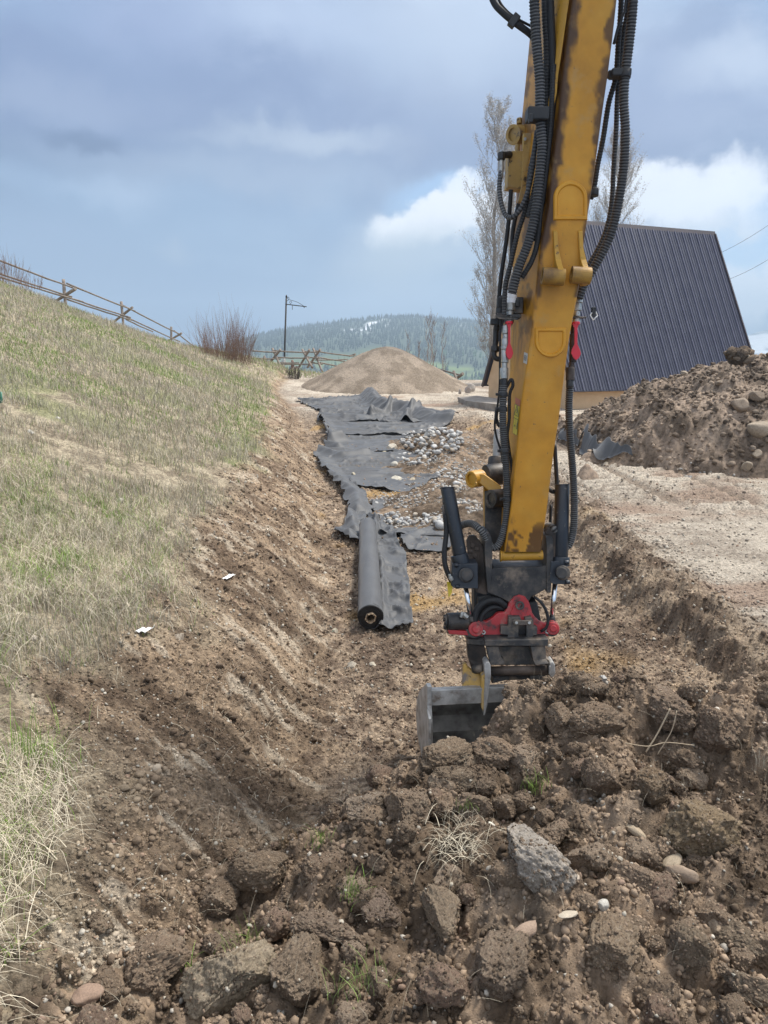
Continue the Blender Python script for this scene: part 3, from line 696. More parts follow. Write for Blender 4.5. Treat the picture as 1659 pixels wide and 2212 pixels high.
# crumbs too many to count, one object per ground they lie on
def scatter(name, kinds, X, Y, Zf, R, cols, label, m, seed=1):
    rs = np.random.RandomState(seed); n = len(X); VV = []; FF = []; CC = []; off = 0
    which = rs.randint(0, len(kinds), n)
    for k, (v, f) in enumerate(kinds):
        i = np.where(which == k)[0]; q = len(i)
        if q == 0: continue
        ax = rs.uniform(0, 6.283, (q, 3)); cx, sx = np.cos(ax[:, 0]), np.sin(ax[:, 0]); cz, sz = np.cos(ax[:, 2]), np.sin(ax[:, 2]); z0 = np.zeros(q); o1 = np.ones(q)
        Rx = np.stack([o1, z0, z0, z0, cx, -sx, z0, sx, cx], 1).reshape(q, 3, 3); Rz = np.stack([cz, -sz, z0, sz, cz, z0, z0, z0, o1], 1).reshape(q, 3, 3)
        Rm = Rz@Rx; V = np.einsum('nij,vj->nvi', Rm, v)*R[i][:, None, None]
        V[..., 0] += X[i][:, None]; V[..., 1] += Y[i][:, None]; V[..., 2] += (Zf[i]+R[i]*.25)[:, None]
        F = f[None]+(np.arange(q)*len(v))[:, None, None]+off; off += q*len(v)
        VV.append(V.reshape(-1, 3)); FF.append(F.reshape(-1, 3)); CC.append(np.repeat(cols[i], len(v), 0))
    me = npmesh(name, np.concatenate(VV), np.concatenate(FF), np.concatenate(CC), False)
    return tag(mk(name, me, M[m]), label, 'pebbles', kind='stuff')
def rough(n, seed, k):
    rs = np.random.RandomState(seed); v, f = ICO[n]; v = v*(1+k*rs.uniform(-1, 1, (len(v), 1)))*rs.uniform(.45, 1.1, 3); return v, f
K1 = [rough(1, s, .42) for s in range(9)]; K2 = [(clod_v(3, s+40)[:, :]*np.array([1, .9, .8]), ICO[3][1]) if s < 3 else (rock_v(2, s+30, 6), ICO[2][1]) for s in range(8)]
KC = [(cobble_v(2, s+700), ICO[2][1]) for s in range(6)]
def logpts(n, y0, y1, a0, a1, seed):
    rs = np.random.RandomState(seed); y = y0*(y1/y0)**rs.uniform(0, 1, n); return rs.uniform(a0, a1, n)*y, y, rs
# ditch floor, banks and yard
x, y, rs = logpts(170000, 3.0, 34, -.6, .62, 5)
keep = (grassmask(x, y) < .6) & (rs.uniform(0, 1, len(x)) < np.where(x > xr(y)+1.2, .22, 1)) & (land(x, y) > surf(x, y)-.005)
x = x[keep]; y = y[keep]; r = (.004+.017*rs.uniform(0, 1, len(x))**3.5)*np.clip(y/7, .8, 2.0)
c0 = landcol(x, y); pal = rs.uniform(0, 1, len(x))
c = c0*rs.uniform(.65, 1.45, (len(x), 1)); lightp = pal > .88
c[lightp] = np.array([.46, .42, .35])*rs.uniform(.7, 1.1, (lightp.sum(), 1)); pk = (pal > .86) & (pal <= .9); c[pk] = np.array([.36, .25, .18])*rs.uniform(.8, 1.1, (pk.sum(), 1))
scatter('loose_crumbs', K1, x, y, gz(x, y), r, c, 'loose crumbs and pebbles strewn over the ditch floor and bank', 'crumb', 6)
# coarser lumps on bank and floor
x, y, rs = logpts(9000, 3.2, 22, -.5, .55, 8)
keep = (grassmask(x, y) < .3) & (x < xr(y)+1.0) & (land(x, y) > surf(x, y)-.005) & (fbm2(x*2, y*2, 301, 3) > .43)
x = x[keep]; y = y[keep]; r = .012+.028*rs.uniform(0, 1, len(x))**3
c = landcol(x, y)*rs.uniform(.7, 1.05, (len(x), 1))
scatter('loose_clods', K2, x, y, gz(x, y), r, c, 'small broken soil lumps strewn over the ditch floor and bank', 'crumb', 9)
# on the foreground heap
rs = np.random.RandomState(12); n = 60000
x = rs.uniform(-2, 3.9, n); y = rs.uniform(2.2, 6.2, n); keep = (inpoly(x, y, HP) > -.05) & (np.abs(x) < .6*y+.2); x = x[keep]; y = y[keep]
r = .004+.021*rs.uniform(0, 1, len(x))**3.5; z = np.maximum(heap(x, y)+heapdisp(x, y), gz(x, y)); pal = rs.uniform(0, 1, len(x))
c = soilcol(x, y)*rs.uniform(.75, 1.45, (len(x), 1)); q = pal > .965; c[q] = np.array([.44, .40, .34])*rs.uniform(.7, 1.1, (q.sum(), 1)); q = (pal > .95) & (pal < .975); c[q] = np.array([.27, .19, .14])
scatter('heap_crumbs', K1, x, y, z, r, c, 'crumbs and pebbles strewn over the foreground soil heap', 'crumb', 13)
rs = np.random.RandomState(15); P_ = []; Q_ = []
for o in CL:
    o_m = Matrix.LocRotScale(o.location, o.rotation_euler, o.scale); A3 = np.array(o_m); co = np.empty(len(o.data.vertices)*3); o.data.vertices.foreach_get('co', co); co = co.reshape(-1, 3)
    k = int(60+2600*o.scale[0]); w = co[rs.randint(0, len(co), k)]@A3[:3, :3].T+A3[:3, 3]; w = w[w[:, 2] > o.location.z-.2*o.scale[0]]; P_.append(w); Q_.append(np.full(len(w), 1.))
w = np.concatenate(P_); r = .003+.012*rs.uniform(0, 1, len(w))**3; pal = rs.uniform(0, 1, len(w)); c = soilcol(w[:, 0], w[:, 1])*rs.uniform(.6, 1.2, (len(w), 1)); q = pal > .97; c[q] = np.array([.42, .38, .31])
scatter('clod_crumbs', K1, w[:, 0], w[:, 1], w[:, 2]-r*.4, r, c, 'fine crumbs clinging to the clods of the foreground heap', 'crumb', 16)
# on the right heap
n = 22000; x = rs.uniform(5, 14, n); y = rs.uniform(13, 25, n); h = heap_r(x, y)-land(x, y); keep = (h > -.02) & (x < .62*y); x = x[keep]; y = y[keep]
r = .012+.075*rs.uniform(0, 1, len(x))**5; c = soilcol(x, y)*np.array([1.1, 1.15, 1.22])*rs.uniform(.7, 1.4, (len(x), 1))
scatter('heap_rubble', K2, x, y, heap_r(x, y)+disp_r(x, y), r, c, 'rubble and crumbs strewn over the tall right-hand heap', 'crumb', 14)

# river cobbles: patches given as ellipses on the ground
def cobcol(rs, n):
    k = rs.uniform(0, 1, n); c = np.empty((n, 3)); c[:] = (.34, .325, .30)
    c[k > .45] = (.25, .225, .195); c[k > .7] = (.42, .41, .385); c[k > .85] = (.40, .345, .28); c[k > .95] = (.25, .235, .225)
    return c*rs.uniform(.82, 1.1, (n, 1))
patches = [((935, 958), 70, 30, 135, .075, 1.0), ((900, 992), 42, 12, 26, .07, .5), ((990, 1035), 60, 22, 40, .06, .6), ((900, 1122), 92, 13, 66, .058, .7), ((1000, 1095), 40, 12, 10, .05, .6)]
cobs = []
rs = np.random.RandomState(21)
for (cu, cv), ru, rv, k, rad, _ in patches:
    for i in range(k):
        t = rs.uniform(0, 6.283); q = math.sqrt(rs.uniform(0, 1)); cobs.append((cu+ru*q*math.cos(t), cv+rv*q*math.sin(t), rad*rs.uniform(.6, 1.35)))
cobs += [(950, 1138, .12), (812, 1092, .10), (868, 1085, .05)]
CB = [(.40, .395, .38), (.32, .315, .305), (.50, .49, .47), (.36, .31, .25), (.24, .22, .205)]
for i, (u, v, r) in enumerate(cobs[:292]):
    x, y, z, t = ground(u, v)
    bump_ = .30*math.exp(-(((u-940)/60)**2+((v-962)/28)**2))*rs.uniform(.3, 1)
    o = place('cobble', 'cobble', 3, 800+rs.randint(7), CB[rs.choice(5, p=[.34, .28, .2, .12, .06])], (x, y, z+r*.3+bump_), r, label='grey river cobble among the many tipped beside and on the black fabric', cat='cobble', group='river cobbles tipped beside the fabric')
# finer pebbles between them, beyond counting
U = []; 
for (cu, cv), ru, rv, k, rad, _ in patches+[((985, 1000), 62, 50, 0, 0, 0), ((960, 1040), 60, 40, 0, 0, 0), ((1000, 970), 40, 30, 0, 0, 0), ((900, 1060), 70, 30, 0, 0, 0), ((860, 1080), 45, 14, 0, 0, 0), ((860, 1150), 60, 18, 0, 0, 0), ((1010, 985), 60, 30, 0, 0, 0), ((1370, 1040), 0, 0, 0, 0, 0)]:
    m_ = 330 if k else 230
    t = rs.uniform(0, 6.283, m_); q = np.sqrt(rs.uniform(0, 1, m_)); U += list(zip(cu+1.15*ru*q*np.cos(t), cv+1.3*rv*q*np.sin(t)))
U += [(1480+rs.normal()*45, 1030+rs.normal()*8) for _ in range(90)]+[(1540+rs.normal()*12, 1030+rs.normal()*5) for _ in range(40)]
pts = np.array([ground(a, b)[:3] for a, b in U]); r = .012+.034*rs.uniform(0, 1, len(pts))**2
scatter('pebbles', KC, pts[:, 0], pts[:, 1], pts[:, 2], r, cobcol(rs, len(pts)), 'finer grey pebbles lying between the river cobbles', 'cobble', 22)
# single stones on the fabric
for (u, v, rp, bc, kd, lb) in [
 (848, 975, 16, (.52, .47, .39), 'rock', 'largest cream boulder on the fabric left of the pale cobble heap'),
 (830, 982, 8, (.42, .37, .27), 'rock', 'small tan stone touching the largest cream boulder'),
 (930, 945, 17, (.50, .49, .46), 'rock', 'big pale boulder on top of the cobble heap'),
 (788, 980, 7, (.38, .33, .24), 'rock', 'brown stone alone on the middle of the fabric'),
 (717, 1026, 10, (.40, .35, .26), 'rock', 'tan stone at the left edge of the fabric'),
 (764, 1030, 9, (.38, .34, .26), 'rock', 'rounded tan stone second from the left fabric edge'),
 (856, 1040, 13, (.58, .54, .45), 'rock', 'pointed cream stone on the near fabric sheet'),
 (890, 1042, 10, (.42, .36, .27), 'rock', 'brown stone right of the pointed cream stone'),
 (852, 1006, 9, (.48, .45, .38), 'cobble', 'rounded stone at the toe of the pale cobble heap'),
 (868, 932, 6, (.45, .42, .35), 'rock', 'stone at the foot of the folded fabric'),
 (827, 911, 6, (.36, .29, .25), 'rock', 'reddish stone on the far fabric sheet'),
 (828, 940, 5, (.46, .42, .34), 'rock', 'little tan stone between the far fabric folds'),
 (763, 903, 4, (.5, .46, .38), 'rock', 'tiny cream stone on the far fabric sheet'),
 (872, 890, 6, (.36, .31, .25), 'rock', 'stone holding down the folded fabric crest'),
 (665, 878, 7, (.42, .40, .34), 'rock', 'grey stone at the left corner of the far fabric sheet'),
 (803, 1087, 9, (.40, .38, .34), 'cobble', 'grey stone beside the narrow fabric strip'),
 (65, 937, 9, (.55, .53, .48), 'rock', 'white stone on the upper left grass slope'),
 (123, 908, 8, (.50, .48, .42), 'rock', 'flat pale stone high on the grass slope'),
 (260, 1085, 9, (.48, .46, .40), 'rock', 'pale stone in the middle of the grass slope'),
 (65, 1392, 17, (.42, .37, .31), 'rock', 'pinkish stone at the left frame edge in dry grass'),
 (448, 1092, 12, (.34, .29, .24), 'cobble', 'grey brown stone at the top of the scraped bank'),
 (383, 1385, 18, (.40, .34, .27), 'rock', 'flat buff stone set in the scraped bank'),
 (760, 1445, 15, (.38, .34, .28), 'rock', 'grey stone on the ditch floor below the roll'),
 (805, 1440, 9, (.46, .42, .34), 'rock', 'small cream stone right of the grey one below the roll'),
 (722, 1368, 9, (.42, .38, .3), 'rock', 'buff stone left of the end of the roll'),
 (585, 1885, 16, (.5, .48, .44), 'rock', 'greyish white stone on top of the left toe clod'),
 (1258, 1200, 9, (.5, .44, .38), 'cobble', 'pale stone on the ditch floor right of the hydraulic cylinder'),
 (1610, 1340, 8, (.42, .36, .3), 'rock', 'small stone on the yard near the right frame edge')]:
    loc, r = at_px(u, v, rp); place('stone', kd, 4, 900+int(u) % 9, bc, loc, r, None, lb, 'stone')
# ------------------------------------------------------------------ excavator stick, tilting rotator and bucket
def DF(v): return 5.3+.85*v/1180
FW = Vector((0, 1, 0))
EX = empty('excavator_arm', P(1130, 1560, 6.3), 'yellow excavator arm with ribbed hoses, red rotator and grey bucket in the soil heap', 'excavator')
vs_ = [-260, 0, 83, 167, 256, 372, 446, 536, 620, 720, 800, 888, 974, 1020, 1097, 1168, 1192]
uL_ = [1262, 1236, 1226, 1216, 1207, 1193, 1186, 1169, 1160, 1149.5, 1137, 1125.5, 1117, 1112.5, 1105, 1094, 1090]
uR_ = [1356, 1334, 1325, 1314, 1301, 1285.5, 1274, 1261, 1252, 1232, 1221, 1210, 1197, 1191, 1182, 1171, 1169]
uB_ = [1172, 1147, 1143, 1135, 1126, 1117, 1113, 1108, 1104, 1103, 1101, 1094, 1089, 1087, 1084, 1080, 1080]
dp_ = [.80, .78, .77, .75, .72, .68, .65, .60, .56, .52, .50, .46, .42, .40, .34, .26, .22]
def stickpt(v, side, t=0.0, out=0.0):
    """a point on the stick's front face (side 0 left .. 1 right) pushed out towards the operator"""
    d = DF(v); u = np.interp(v, vs_, uL_)*(1-side)+np.interp(v, vs_, uR_)*side
    return P(u, v, d)-FW*out
def sidept(v, t, out=0.0):
    """a point on the stick's left side face, t 0 at the front edge .. 1 at the back"""
    a = P(np.interp(v, vs_, uL_), v, DF(v)); dpt = np.interp(v, vs_, dp_); d = DF(v)+dpt
    b = P(np.interp(v, vs_, uB_), v, DF(v)); b = P(np.interp(v, vs_, uB_), v, d)
    b.z = a.z + (b.z-a.z)*1.0
    n = (b-a).cross(Vector((0, 0, 1))).normalized(); n = n if n.x < 0 else -n
    return a.lerp(b, t)+n*out
# body as a fine grid so that the worn, greasy areas can be coloured where the paint has them
VS = np.linspace(-260, 1192, 330); ring_t = []
nf_, ns_ = 26, 26
V = []; Cc = []
for v in VS:
    fl = stickpt(v, 0); fr = stickpt(v, 1); dpt = np.interp(v, vs_, dp_)
    bl = P(np.interp(v, vs_, uB_), v, DF(v)+dpt); br = fr+(bl-fl)
    pts = []
    ch = .012
    for k in range(nf_): pts.append((fl.lerp(fr, ch/.3+(1-2*ch/.3)*k/(nf_-1)), 0, k/(nf_-1)))
    for k in range(ns_): pts.append((fr.lerp(br, .02+.96*k/(ns_-1)), 1, k/(ns_-1)))
    for k in range(4): pts.append((br.lerp(bl, .04+.92*k/3), 2, k/3))
    for k in range(ns_): pts.append((bl.lerp(fl, .02+.96*k/(ns_-1)), 3, k/(ns_-1)))
    for (p, f, t) in pts: V.append(p[:]); Cc.append((f, t, v))
m_ = nf_+ns_*2+4; V = np.array(V); A = np.array(Cc)
Fq = np.array([(i*m_+k, i*m_+(k+1) % m_, (i+1)*m_+(k+1) % m_, (i+1)*m_+k) for i in range(len(VS)-1) for k in range(m_)])
f, t, vv = A[:, 0], A[:, 1], A[:, 2]
n1 = fb3(V, 9, 4, 5)+.5; n2 = fb3(V*np.array([1, 1, .35]), 26, 3, 9)+.5
g = np.zeros(len(V))
# grime down both front edges, where hoses rub
eL = np.where(f == 0, t, np.where(f == 3, (1-t)*2.2, 9)); eR = np.where(f == 0, 1-t, np.where(f == 1, t*.6, 9))
wL = np.interp(vv, [-260, 0, 200, 420, 600, 640, 700], [.16, .14, .10, .13, .07, .01, 0]); wR = np.interp(vv, [-260, 0, 40, 110, 150, 210, 250, 290, 400, 470, 700], [.2, .16, .24, .12, .20, .22, .16, .08, .04, .02, .0])
g = np.maximum(g, sstep(.10, -.06, eL-wL-(n1-.5)*.35-(n2-.5)*.2)*(wL > .005)); g = np.maximum(g, sstep(.07, -.07, eR-wR-(n1-.5)*.45-(n2-.5)*.2)*(wR > .005)*.9)
# chipped, oily foot of the stick
g = np.maximum(g, .9*sstep(.03, .08, (n1-.5)+.15*sstep(1120, 1180, vv)-.12+.16*np.abs(t-.5)*2*(f == 0))*sstep(1105, 1150, vv))
g = np.maximum(g, .75*(f == 3)*sstep(.52, .62, n1)*(vv < 760))
g = np.maximum(g, .5*(f == 3)*sstep(120, 0, np.abs(vv-720))*sstep(.4, .6, n2))
col = np.ones((len(V), 3)); k = (.86+.3*(n1-.5))[:, None]; col = col*k
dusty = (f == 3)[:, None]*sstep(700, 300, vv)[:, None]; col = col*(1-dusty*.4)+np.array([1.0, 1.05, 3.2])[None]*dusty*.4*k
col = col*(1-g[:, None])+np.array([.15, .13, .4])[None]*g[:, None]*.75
me = npmesh('stick', V, Fq, col, False)
stick = mk('stick', me, M['yellow'], EX)
# top tear of dark matting on the upper left face
b = MB(); pl = []
for (v, a0, a1) in ((-120, .0, .62), (0, .0, .60), (60, .02, .58), (120, .02, .5), (165, .03, .40), (200, .05, .25), (236, .08, .12)):
    pl.append((sidept(v, a0, .022+.006*math.sin(v)), sidept(v, (a0+a1)/2, .05), sidept(v, a1, .025)))
vs2 = [q for r_ in pl for q in r_]
b.add(vs2, [(i*3+k, i*3+k+1, (i+1)*3+k+1, (i+1)*3+k) for i in range(len(pl)-1) for k in range(2)], smooth=True)
M['mat'] = material('torn_mat', [(.03, .025, .022), (.10, .075, .06), (.22, .17, .14)], 6, .7, bump=.4, bscale=30)
o = b.build('wear_mat', M['mat'], stick); md = o.modifiers.new('solid', 'SOLIDIFY'); md.thickness = .006
# pressed horseshoe reinforcements on the front face
def horseshoe(cu, v0, v1, wu, up, name='reinforcement_plate'):
    b = MB(); d = DF((v0+v1)/2); hw = wu/2
    pts = []
    if up:
        pts = [(cu-hw, v1), (cu+hw, v1)]+[(cu+hw*math.cos(a), v0+hw*1.05-hw*1.05*math.sin(a)) for a in np.linspace(0, math.pi, 17)]
    else:
        pts = [(cu+hw, v0), (cu-hw, v0)]+[(cu-hw*math.cos(a), v1-hw*1.05+hw*1.05*math.sin(a)) for a in np.linspace(0, math.pi, 17)]
    def w(u, v, out): return P(u, v, DF(v))-FW*out
    cx = sum(p[0] for p in pts)/len(pts); cy = (v0+v1)/2
    n = len(pts); S = []
    for (k, out) in ((1.0, .0), (.95, .016), (.80, .016), (.74, .004)):
        S += [w(cu+(p[0]-cu)*k, cy+(p[1]-cy)*k, out) for p in pts]
    fs = [(j*n+i, j*n+(i+1) % n, (j+1)*n+(i+1) % n, (j+1)*n+i) for j in range(3) for i in range(n)]
    fs.append(tuple(3*n+i for i in range(n)))
    b.add(S, fs); b.build(name, M['yellow'], stick)
M['yellow2'] = material('worn_yellow_castings', [(.44, .225, .022), (.55, .295, .035)], 4, .5, bump=.12, bscale=50, dist=.003, wear=[((.07, .04, .025), 24, .60, .66, .8), ((.42, .29, .12), 8, .58, .8, .9)])
def horseshoe2(*a):
    horseshoe(*a); stick.children[-1].data.materials[0] = M['yellow2']
horseshoe2(1232, 390, 476, 74, True)
horseshoe2(1189, 708, 772, 68, False)
# lugs with bored bosses
for (u0, u1, top, vb, ub, ulp) in ((1190.5, 1203, 497, 600, 1193, 1166), (1243.5, 1257, 497, 598, 1249, 1228)):
    b = MB(); d = DF(560); prof = []
    for (v, out) in ((top, .0), (top+4, .022), (top+40, .03), (562, .05), (574, .085), (585, .125), (600, .14), (612, .125), (618, .07), (618, -.01), (600, -.01)): prof.append((v, out))
    fr = [P(u1+(v-top)*.04+(3 if v > 560 else 0), v, DF(v))-FW*o_ for v, o_ in prof]; bk = [P(u1+(v-top)*.04-9, v, DF(v))-FW*o_ for v, o_ in prof]
    n = len(fr); b.add(fr+bk, [tuple(range(n)), tuple(range(2*n-1, n-1, -1))]+[(i, i+n, (i+1) % n+n, (i+1) % n) for i in range(n)])
    c0 = P(ulp, vb-2, DF(vb))-FW*.085; c1 = P(ub+20, vb+1, DF(vb))-FW*.085
    b.build('lug', M['yellow2'], stick, .004)
    b = MB(); b.ring(c0, c1, .062, .040, 28, (1, 1, 1)); b.build('lug_bushing', material('bushing', [(.09, .05, .03), (.40, .22, .04)], 7, .5, .1, bump=.2) if 'bush' not in M else M['bush'], stick, .003)
# bottom cross tube of the stick
b = MB(); b.cyl(P(1084, 1201, 6.22), P(1172, 1199, 6.22), .040, seg=28); b.cyl(P(1080, 1201, 6.22), P(1084, 1201, 6.22), .046, seg=28)
b.build('pivot_tube', M['yellow2'], stick, .004)
# warning decal on the side face
def decal(name, quads, m, out):
    b = MB()
    for q in quads: b.add([sidept(v, t, out) for v, t in q], [tuple(range(len(q)))])
    return b.build(name, m, stick)
M['decaly'] = material('yellow_decal', [(.72, .60, .02), (.78, .66, .03)], 5, .4, bump=0)
M['decalr'] = material('red_decal', [(.45, .06, .03), (.5, .08, .04)], 5, .4, bump=0)
M['decalk'] = material('black_decal', [(.015, .015, .015), (.02, .02, .02)], 5, .4, bump=0)
M['decalw'] = material('white_decal', [(.50, .48, .42), (.58, .56, .50)], 5, .4, bump=0)
def uv2vt(u, v):
    a, b_ = np.interp(v, vs_, uL_), np.interp(v, vs_, uB_); dpt = np.interp(v, vs_, dp_); d0 = DF(v)
    lo, hi = 0.0, 1.0
    for _ in range(30):
        mid = (lo+hi)/2; p = sidept(v, mid); t = p.y*CP-(p.z-CAMZ)*SP; uu = 829.5+1662*p.x/t
        if uu > u: lo = mid
        else: hi = mid
    return mid
def q4(a): return [(v, uv2vt(u, v)) for u, v in a]
decal('warning_decal', [q4([(1113.5, 872), (1124, 878), (1118, 941), (1108, 936)])], M['decaly'], .003)
decal('warning_header', [q4([(1114, 858), (1125, 864), (1124, 878), (1113.5, 872)])], M['decalr'], .003)
dk = []
def strokev(pts, w=.8, close=True):
    n = len(pts)
    for i in range(n if close else n-1):
        (u0, v0), (u1, v1) = pts[i], pts[(i+1) % n]; dx, dy = u1-u0, v1-v0; l = math.hypot(dx, dy); nx, ny = -dy/l*w/2, dx/l*w/2
        dk.append(q4([(u0-nx, v0-ny), (u0+nx, v0+ny), (u1+nx, v1+ny), (u1-nx, v1-ny)]))
strokev([(1118.5, 876), (1121.5, 900), (1112, 895)], .9); strokev([(1117.6, 884), (1118.6, 890), (1116.5, 893)], .9, False)
strokev([(1111.6, 902), (1121.8, 907.5)], .9, False)
strokev([(1119.2, 912), (1117.6, 927)], 1.5, False); strokev([(1119.6, 909), (1119.5, 910.5)], 1.6, False); strokev([(1112, 919), (1116, 920)], .7, False); strokev([(1113, 917), (1112.4, 922)], .9, False)
strokev([(1114, 872.5), (1123.8, 878)], .6, False); strokev([(1113.4, 873), (1108.4, 935.5), (1117.7, 940.5), (1123.4, 878)], .5)
decal('warning_symbols', dk, M['decalk'], .006)
decal('data_label', [q4([(1133, 760), (1141, 764), (1139, 787), (1131, 783)])], M['decalw'], .003)
dk = []; strokev([(1134.5, 767), (1138.5, 769), (1137.4, 779), (1133.6, 777)], .7); strokev([(1134, 772), (1138, 774)], .7, False); strokev([(1136.3, 768), (1135.5, 778)], .5, False); decal('label_mark', dk, M['decalk'], .006)
# cylinder mount, manifold box and plates on the far left side
b = MB(); b.cyl(P(1110, 291, 6.15), P(1133, 290, 6.2), .072, seg=28); b.ring(P(1108, 291, 6.14), P(1111, 291, 6.15), .076, .05); b.cyl(P(1122, 268, 6.15), P(1122, 256, 6.15), .024, seg=6); b.cyl(P(1118, 312, 6.15), P(1117, 330, 6.15), .02, seg=8)
b.build('pivot_boss', M['yellow_dirty'], EX, .003)
b = MB(); b.prism([P(1099, 326, 6.0), P(1132, 326, 6.0), P(1128, 408, 6.06), P(1096, 404, 6.06)], FW*.16); b.prism([P(1131, 287, 5.98), P(1152, 287, 5.98), P(1151, 420, 6.05), P(1136, 436, 6.05), P(1119, 436, 6.05), P(1126, 406, 6.03), P(1129, 330, 6.0)], FW*.05)
b.build('valve_block', M['yellow_dirty'], EX, .005)
b = MB(); b.cyl(P(1134.5, 300, 5.96), P(1134.5, 300, 5.985), .012, seg=12); b.build('bolt', M['zinc'], EX)
# hoses -----------------------------------------------------------------
def spline(pts, step):
    pts = [Vector(p) for p in pts]; pts = [pts[0]*2-pts[1]]+pts+[pts[-1]*2-pts[-2]]; out = []
    for i in range(1, len(pts)-2):
        p0, p1, p2, p3 = pts[i-1:i+3]; k = max(2, int((p2-p1).length/step))
        for j in range(k):
            t = j/k; out.append(.5*((2*p1)+(p2-p0)*t+(2*p0-5*p1+4*p2-p3)*t*t+(3*p1-p0-3*p2+p3)*t*t*t))
    out.append(pts[-2]); return out
def hose(path, r, pitch=.021, depth=.17, off=.1, name='hose', crest=(.13, .125, .12), trough=(.016, .016, .017), seg=12, parent=None, dd=None, m='hose', smooth_ends=0):
    pts = [P(q[0], q[1], (DF(min(q[1], 1190))+off if len(q) < 3 else q[2])) for q in path]
    if pitch:
        sp = spline(pts, pitch/5)
        s = 0; R = []; cs = []
        for i, p in enumerate(sp):
            if i: s += (p-sp[i-1]).length
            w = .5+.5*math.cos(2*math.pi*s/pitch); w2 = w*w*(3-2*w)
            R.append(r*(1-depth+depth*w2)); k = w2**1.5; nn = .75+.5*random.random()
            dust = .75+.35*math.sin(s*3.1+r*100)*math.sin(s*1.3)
            cs.append(tuple((trough[j]*(1-k)+crest[j]*k*dust)*nn for j in range(3)))  # paler crests, darker troughs: ring highlights painted in along with dust
        b = MB(); b.tube(sp, R, seg, cols=cs)
    else:
        sp = spline(pts, .025); b = MB(); b.tube(sp, r, seg, trough)
    return b.build(name, M[m], parent or EX)
B_ = (.05, .049, .048); G_ = (.17, .17, .165)
hose([(1158, -260), (1154, -60), (1154, 0), (1158.6, 89), (1166, 178), (1166, 253), (1170.5, 312), (1166, 372), (1158.6, 446), (1142, 521), (1120, 580), (1106, 634)], .037, off=.02)
hose([(1186, -260), (1178, 0), (1181, 89), (1181, 164), (1180, 268), (1172, 330), (1158, 400), (1142, 470)], .027, off=.10, crest=B_)
hose([(1167, 250), (1154, 327), (1145, 372), (1136, 446), (1118, 506), (1101, 580), (1092, 620), (1089, 680)], .020, off=.16)
hose([(1084, 360, 5.95), (1079, 396, 5.93), (1081, 431, 5.9), (1091.6, 464, 5.86), (1107, 469, 5.8), (1124, 452, 5.75), (1139, 417, 5.7), (1149, 372, 5.65), (1154, 327, 5.6), (1160, 283, 5.6)], .019, crest=(.19, .185, .18), pitch=.024, depth=.1, name='loop_hose')
hose([(1104, 410), (1099, 476), (1091.6, 536), (1082.7, 595), (1077, 655), (1074, 700)], .017, pitch=0, off=.42, name='pipe')
hose([(1120, 440), (1108, 500), (1104, 560), (1092, 610), (1088, 650)], .016, pitch=0, off=.36, name='pipe')
hose([(1196, 140), (1191, 238), (1181, 357), (1169, 446), (1161, 521), (1148, 565), (1127, 600)], .020, pitch=.018, depth=.08, off=.05, crest=B_)
hose([(1196, -200), (1188, -20), (1192, 104), (1195, 179), (1191, 268), (1180, 357), (1170, 440)], .030, pitch=0, off=.09)
hose([(1186, -200), (1184, 0), (1186, 104), (1187, 179), (1184, 268), (1173, 357), (1163, 450), (1150, 520)], .024, pitch=0, off=.13)
hose([(1040, -180, 5.4), (1052, -60, 5.4), (1065, 0, 5.4), (1086, 27, 5.4), (1115.5, 51, 5.42), (1145, 73, 5.45), (1160, 90, 5.5)], .024, pitch=0, name='supply_hose')
hose([(1050, -180, 5.42), (1062, -60, 5.42), (1076, -4, 5.42), (1095, 24, 5.42), (1120, 42, 5.45), (1146, 56, 5.5)], .009, pitch=0, name='cable')
hose([(1385, -260), (1368, 0), (1359.5, 89), (1350, 167), (1347.6, 223), (1350.6, 283), (1347.6, 357), (1337, 431), (1324, 491), (1306, 536), (1282, 580), (1262, 613), (1250, 645)], .036, off=.12)
hose([(1352, -260), (1342, 0), (1336, 89), (1330, 167), (1315, 223), (1303, 298), (1291, 357), (1284, 402), (1276, 430)], .021, off=.22, crest=B_)
hose([(1372, -260), (1357, 0), (1349, 60), (1342, 119), (1337, 167), (1333, 223), (1331, 283), (1326, 357), (1323, 417), (1318, 461), (1306, 506), (1285, 550), (1262, 585)], .020, off=.24)
hose([(1366, -260), (1352, 0), (1346, 30), (1335, 60), (1326, 95)], .010, pitch=0, off=.1, name='cable')
# clamps
b = MB(); b.box(P(1160, 249, DF(250)+.0), (.15, .13, .085)); b.box(P(1146, 256, DF(250)-.05), (.03, .05, .06)); b.cyl(P(1162, 240, DF(250)+.02), P(1164, 262, DF(250)+.02), .048); b.build('hose_clamp', M['rubber'], EX, .008)
b = MB(); b.box(P(1339, 160, DF(160)+.14), (.14, .11, .05)); b.box(P(1319, 161, DF(160)+.14), (.04, .05, .05)); b.cyl(P(1350, 152, DF(160)+.12), P(1349, 170, DF(160)+.12), .044); b.build('hose_clamp', M['rubber'], EX, .008)
b = MB(); b.box(P(1110, 45, 5.4), (.05, .05, .09), (Vector((.8, 0, -.6)), Vector((0, 1, 0)), Vector((.6, 0, .8)))); b.build('hose_clamp', M['rubber'], EX, .006)
b = MB(); b.cyl(P(1283, 408, DF(408)+.2), P(1283, 424, DF(408)+.2), .035); b.box(P(1281, 417, DF(408)+.2), (.06, .06, .04)); b.build('hose_clamp', M['rubber'], EX, .006)
b = MB(); b.cyl(P(1082, 335, 5.95), P(1103, 334, 6.0), .026, seg=12); b.cyl(P(1083, 330, 5.95), P(1083, 346, 5.95), .03, seg=6); b.build('elbow_fitting', M['rubber'], EX, .004)
